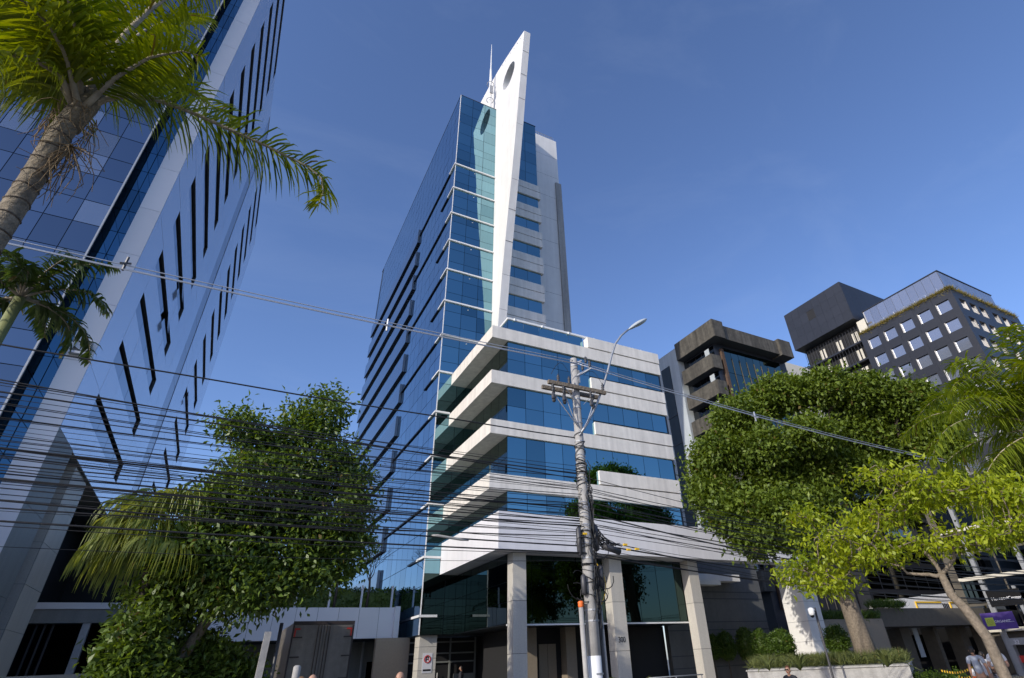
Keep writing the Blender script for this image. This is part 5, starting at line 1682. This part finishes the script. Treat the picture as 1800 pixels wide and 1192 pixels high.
def person(label, x, y, face, H, shirt, lower, hair=MT['hair'], arms='down', helmet=False, bald=False, glasses=False, shorts=False, z0=None):
    """face: heading angle in radians (direction looked to)"""
    g = gz(x) + .1 if z0 is None else z0
    root = thing('person', label, 'person', (x, y, g))
    f = np.array([math.cos(face), math.sin(face), 0]); s = np.array([-math.sin(face), math.cos(face), 0]); u = np.array([0, 0, 1.0])
    k = H / 1.75
    O_ = np.array([x, y, g])
    def p(a, b, c): return O_ + (f * a + s * b + u * c) * k
    if arms == 'down':
        arm = lambda sg: [p(0, .19 * sg, 1.43), p(-.02, .25 * sg, 1.15), p(.06, .26 * sg, .90), p(.10, .255 * sg, .80)]
    else:
        arm = lambda sg: [p(0, .19 * sg, 1.43), p(.03, .27 * sg, 1.16), p(.26, .16 * sg, 1.08), p(.33, .12 * sg, 1.10)]
    pts = [p(0, 0, .95), p(0, 0, 1.12), p(.01, 0, 1.32), p(0, 0, 1.45), p(.015, 0, 1.53)]
    rad = [(.15 * k, .11 * k), (.135 * k, .10 * k), (.165 * k, .11 * k), (.08 * k, .075 * k), .055 * k]
    edges = [(0, 1), (1, 2), (2, 3), (3, 4)]
    hands = []
    for sg in (-1, 1):
        a = arm(sg); b = len(pts)
        pts += a; rad += [.062 * k, .048 * k, .036 * k, .036 * k]
        edges += [(3, b), (b, b + 1), (b + 1, b + 2), (b + 2, b + 3)]
        hands.append((a[3], unitv(a[3] - a[2])))
        b = len(pts)
        pts += [p(0, .09 * sg, .86), p(.03, .10 * sg, .50), p(-.01, .11 * sg, .09), p(.12, .115 * sg, .04)]
        rad += [.088 * k, .060 * k, .045 * k, .042 * k]
        edges += [(0, b), (b, b + 1), (b + 1, b + 2), (b + 2, b + 3)]
    body = skin_mesh('body', pts, edges, rad, MT['skin'], root)
    # fingers
    for hp_, hd in hands:
        fb = MB()
        for j, ln in enumerate((.075, .085, .08, .062)):
            o0 = hp_ + s * (j - 1.5) * .018 * k
            fb.tube([o0, o0 + hd * ln * .55 * k, o0 + (hd * ln - u * 0 + f * .015) * k], [.0095 * k, .009 * k, .007 * k], 6)
        fb.tube([hp_ + f * .02 * k, hp_ + f * .05 * k + hd * .02, hp_ + f * .055 * k + hd * .055], [.011 * k, .01 * k, .008 * k], 6)
        fb.build('fingers', MT['skin'], root, smooth=True)
    # head
    hc = p(.03, 0, 1.645)
    bm = bmesh.new(); bmesh.ops.create_uvsphere(bm, u_segments=18, v_segments=14, radius=1)
    for v in bm.verts:
        a, b, c = v.co
        jaw = 1 - .22 * max(0, -c)
        q = hc + (f * (a * .098 * (1 if a < 0 else .95 * jaw)) + s * b * .076 * jaw + u * c * .125) * k
        v.co = Vector(q)
    me = bpy.data.meshes.new('head'); bm.to_mesh(me); bm.free(); me.materials.append(MT['skin']); me.polygons.foreach_set('use_smooth', [True] * len(me.polygons))
    hd_ = link('head', me, root)
    fc = MB()
    fc.tube([hc + f * .088 * k + u * .02 * k, hc + f * .118 * k - u * .022 * k, hc + f * .092 * k - u * .03 * k], [.008 * k, .016 * k, .01 * k], 6)
    fc.build('nose', MT['skin'], hd_, smooth=True)
    for sg in (-1, 1):
        MB().lathe([(.004, -.03 * k), (.014 * k, -.015 * k), (.016 * k, .01 * k), (.006, .03 * k)], tuple(hc + s * .078 * sg * k - f * .005 * k), 6).build('ear', MT['skin'], hd_, smooth=True)
        MB().lathe([(.003, -.009 * k), (.011 * k, 0), (.003, .009 * k)], tuple(hc + s * .032 * sg * k + f * .086 * k + u * .015 * k), 6).build('eye', MT['hair'], hd_)
    MB().bar(hc + f * .089 * k - u * .062 * k - s * .022 * k, hc + f * .089 * k - u * .062 * k + s * .022 * k, .01 * k, .008 * k).build('mouth', MT['red'], hd_)
    if not bald:
        bm = bmesh.new(); bmesh.ops.create_uvsphere(bm, u_segments=18, v_segments=14, radius=1)
        rm = []
        for v in bm.verts:
            a, b, c = v.co
            if c < -.15 - .3 * (a < 0) * 1 or (a > .45 and c < .45): rm.append(v)
            v.co = Vector(hc + (f * (a * .106 - .004) + s * b * .084 + u * (c * .133 + .002)) * k)
        bmesh.ops.delete(bm, geom=rm, context='VERTS')
        me = bpy.data.meshes.new('hair'); bm.to_mesh(me); bm.free(); me.materials.append(hair); me.polygons.foreach_set('use_smooth', [True] * len(me.polygons))
        link('hair', me, hd_)
    if helmet:
        MB().lathe([(.15 * k, 0), (.125 * k, .012), (.12 * k, .06 * k), (.095 * k, .11 * k), (.04 * k, .135 * k), (.01, .14 * k)], tuple(hc + u * .045 * k), 18).build('hard_hat', MT['helmet'], hd_, smooth=True)
    if glasses:
        MB().bar(hc + f * .098 * k + u * .016 * k - s * .062 * k, hc + f * .098 * k + u * .016 * k + s * .062 * k, .012, .034 * k).build('sunglasses', MT['sign_black'], hd_)
    # shirt and trousers
    sp_ = [p(0, 0, .93), p(0, 0, 1.12), p(.01, 0, 1.32), p(0, 0, 1.46)]
    sr = [(.172 * k, .13 * k), (.158 * k, .122 * k), (.186 * k, .128 * k), (.088 * k, .08 * k)]
    se = [(0, 1), (1, 2), (2, 3)]
    for sg in (-1, 1):
        a = arm(sg); b = len(sp_)
        if shirt is MT['cloth_dark']:
            sp_ += a[:3]; sr += [.078 * k, .062 * k, .05 * k]; se += [(3, b), (b, b + 1), (b + 1, b + 2)]
        else:
            sp_ += [a[0], a[0] * .35 + a[1] * .65]; sr += [.082 * k, .072 * k]; se += [(3, b), (b, b + 1)]
    skin_mesh('shirt', sp_, se, sr, shirt, root)
    tp = [p(0, 0, .97)]; tr_ = [(.165 * k, .125 * k)]; te = []
    for sg in (-1, 1):
        b = len(tp)
        if shorts:
            tp += [p(0, .09 * sg, .84), p(.03, .11 * sg, .45)]; tr_ += [.112 * k, .098 * k]; te += [(0, b), (b, b + 1)]
        else:
            tp += [p(0, .09 * sg, .84), p(.03, .10 * sg, .5), p(-.01, .11 * sg, .1)]; tr_ += [.108 * k, .08 * k, .065 * k]; te += [(0, b), (b, b + 1), (b + 1, b + 2)]
    skin_mesh('trousers', tp, te, tr_, lower, root)
    return root
x, y = azp(706, 1185, 14.4)
person('bald person walking past the tower entrance, only the head in view', x, y, 3.0, 1.66, MT['cloth_dark'], MT['cloth_dark'], bald=True, z0=gz(x))
x, y = azp(553, 1188, 14.0)
person('person with close cropped hair passing before the truck doors', x, y, 3.1, 1.66, MT['cloth_grey'], MT['cloth_dark'], bald=True, z0=gz(x))
x, y = azp(533, 1190, 14.2)
person('person with light brown hair left of the one passing the truck', x, y, 3.1, 1.63, MT['cloth_white'], MT['cloth_dark'], hair=M('brown_hair', (.16, .09, .04), rough=.6), z0=gz(x))
x, y = azp(811, 1180, 40.5)
person('guard in dark clothes standing at the tower entrance doors', x, y, 2.6, 1.78, MT['cloth_dark'], MT['cloth_dark'], z0=0)
x, y = azp(1386, 1180, 22)
person('man in dark jacket and sunglasses walking past the planter', x, y, 3.4, 1.66, MT['cloth_dark'], MT['cloth_dark'], glasses=True, hair=M('reddish_hair', (.14, .05, .025), rough=.6), z0=-.42)
x, y = azp(1714, 1160, 27)
person('worker in grey shirt and khaki shorts seen from behind by the cone', x, y, .6, 1.80, MT['cloth_grey'], MT['cloth_khaki'], shorts=True, z0=-.30)
x, y = azp(1730, 1165, 28.5)
person('worker in white shirt bending beside the one in khaki shorts', x, y, .2, 1.68, MT['cloth_white'], MT['cloth_khaki'], arms='work', z0=-.35)
x, y = azp(1752, 1160, 27)
person('worker in white hard hat and grey shirt right of the leaning trunk', x, y, 3.4, 1.83, MT['cloth_white'], MT['cloth_grey'], arms='work', helmet=True, z0=-.28)

# traffic cone and barrier tape
x, y = azp(1714, 1190, 27)
ct = float(at_d(1713, 1175, 27)[2])
TC = thing('traffic_cone', 'orange and white traffic cone beside the workers', 'cone', (x, y, -.3))
MB().box(x - .2, x + .2, y - .2, y + .2, -.3, -.25).build('base', MT['orange'], TC)
h = ct + .25
for i in range(5):
    a, b = i / 5, (i + 1) / 5
    MB().lathe([(.16 - .125 * a, h * a), (.16 - .125 * b, h * b)], (x, y, -.25), 14).build('band', MT['helmet'] if i in (2, 4) else MT['orange'], TC, smooth=True)
def tape(a, b, label, n=26):
    o = thing('barrier_tape', label, 'tape', tuple(a))
    A = Vector(a); B = Vector(b)
    for col, nm in ((0, 'yellow_segment'), (1, 'black_segment')):
        mb = MB()
        for i in range(col, n, 2):
            p, q = A.lerp(B, i / n), A.lerp(B, (i + 1) / n)
            p.z -= .12 * math.sin(math.pi * i / n); q.z -= .12 * math.sin(math.pi * (i + 1) / n)
            mb.bar(p, q, .012, .07)
        tag(mb.build(nm, MT['yellow'] if col == 0 else MT['print_black'], o), kind='stuff')
tape(at_d(1655, 1179, 29), at_d(1712, 1172, 27.5), 'upper yellow and black barrier tape left of the workers')
tape(at_d(1685, 1189, 28), at_d(1714, 1181, 27.5), 'lower yellow and black barrier tape beside the cone', 14)

# dark parked car, roof and windows just in frame
def car():
    x, y = azp(1812, 1180, 21.5)
    z = -.62
    root = thing('parked_car', 'dark purple parked car at the lower right corner', 'car', (x, y, z))
    L_, W_ = 4.2, 1.7
    prof = [(-2.1, .35), (-2.1, .8), (-1.7, .92), (-1.0, .97), (-.45, 1.36), (.2, 1.42), (1.0, 1.38), (1.6, 1.0), (2.05, .92), (2.1, .4)]
    def sect(w, pr):
        mb = MB(); n = len(pr)
        mb.v = [(x + a, y - w / 2 + (.14 if b > 1.05 else 0), z + b) for a, b in pr] + [(x + a, y + w / 2 - (.14 if b > 1.05 else 0), z + b) for a, b in pr]
        mb.f = [tuple(range(n)), tuple(range(2 * n - 1, n - 1, -1))] + [(i, i + n, (i + 1) % n + n, (i + 1) % n) for i in range(n)]
        return mb
    sect(W_, prof).build('body', MT['car_paint'], root, bevel=.05)
    for sg in (-1, 1):
        yy = y + sg * (W_ / 2 - .10)
        for x0, x1, t0, t1 in ((-.78, .1, -.42, .1), (.16, 1.22, .16, .98)):
            mb = MB(); mb.v = [(x + x0, yy + sg * .05, z + 1.0), (x + x1, yy + sg * .05, z + 1.0), (x + t1, yy - sg * .035, z + 1.33), (x + t0, yy - sg * .035, z + 1.33)]
            mb.f = [(0, 1, 2, 3)]; mb.build('side_window', MT['glass_dark'], root)
    mb = MB(); mb.v = [(x - 1.0, y - .68, z + .995), (x - 1.0, y + .68, z + .995), (x - .5, y + .6, z + 1.345), (x - .5, y - .6, z + 1.345)]; mb.f = [(0, 1, 2, 3)]; mb.build('windscreen', MT['glass_dark'], root)
    for a in (-1.3, 1.3):
        for sg in (-1, 1):
            w = MB().tube([(x + a, y + sg * .70, z + .33), (x + a, y + sg * .87, z + .33)], .33, 18).build('wheel', MT['black'], root)
            MB().tube([(x + a, y + sg * .86, z + .33), (x + a, y + sg * .88, z + .33)], .2, 12).build('rim', MT['metal'], w)
    for sg in (-1, 1): MB().box(x - 2.12, x - 2.05, y + sg * .6 - .16, y + sg * .6 + .16, z + .62, z + .76).build('headlight', MT['lampglass'], root)
    MB().box(x - 2.13, x - 2.1, y - .22, y + .22, z + .45, z + .58).build('number_plate', MT['helmet'], root)
car()
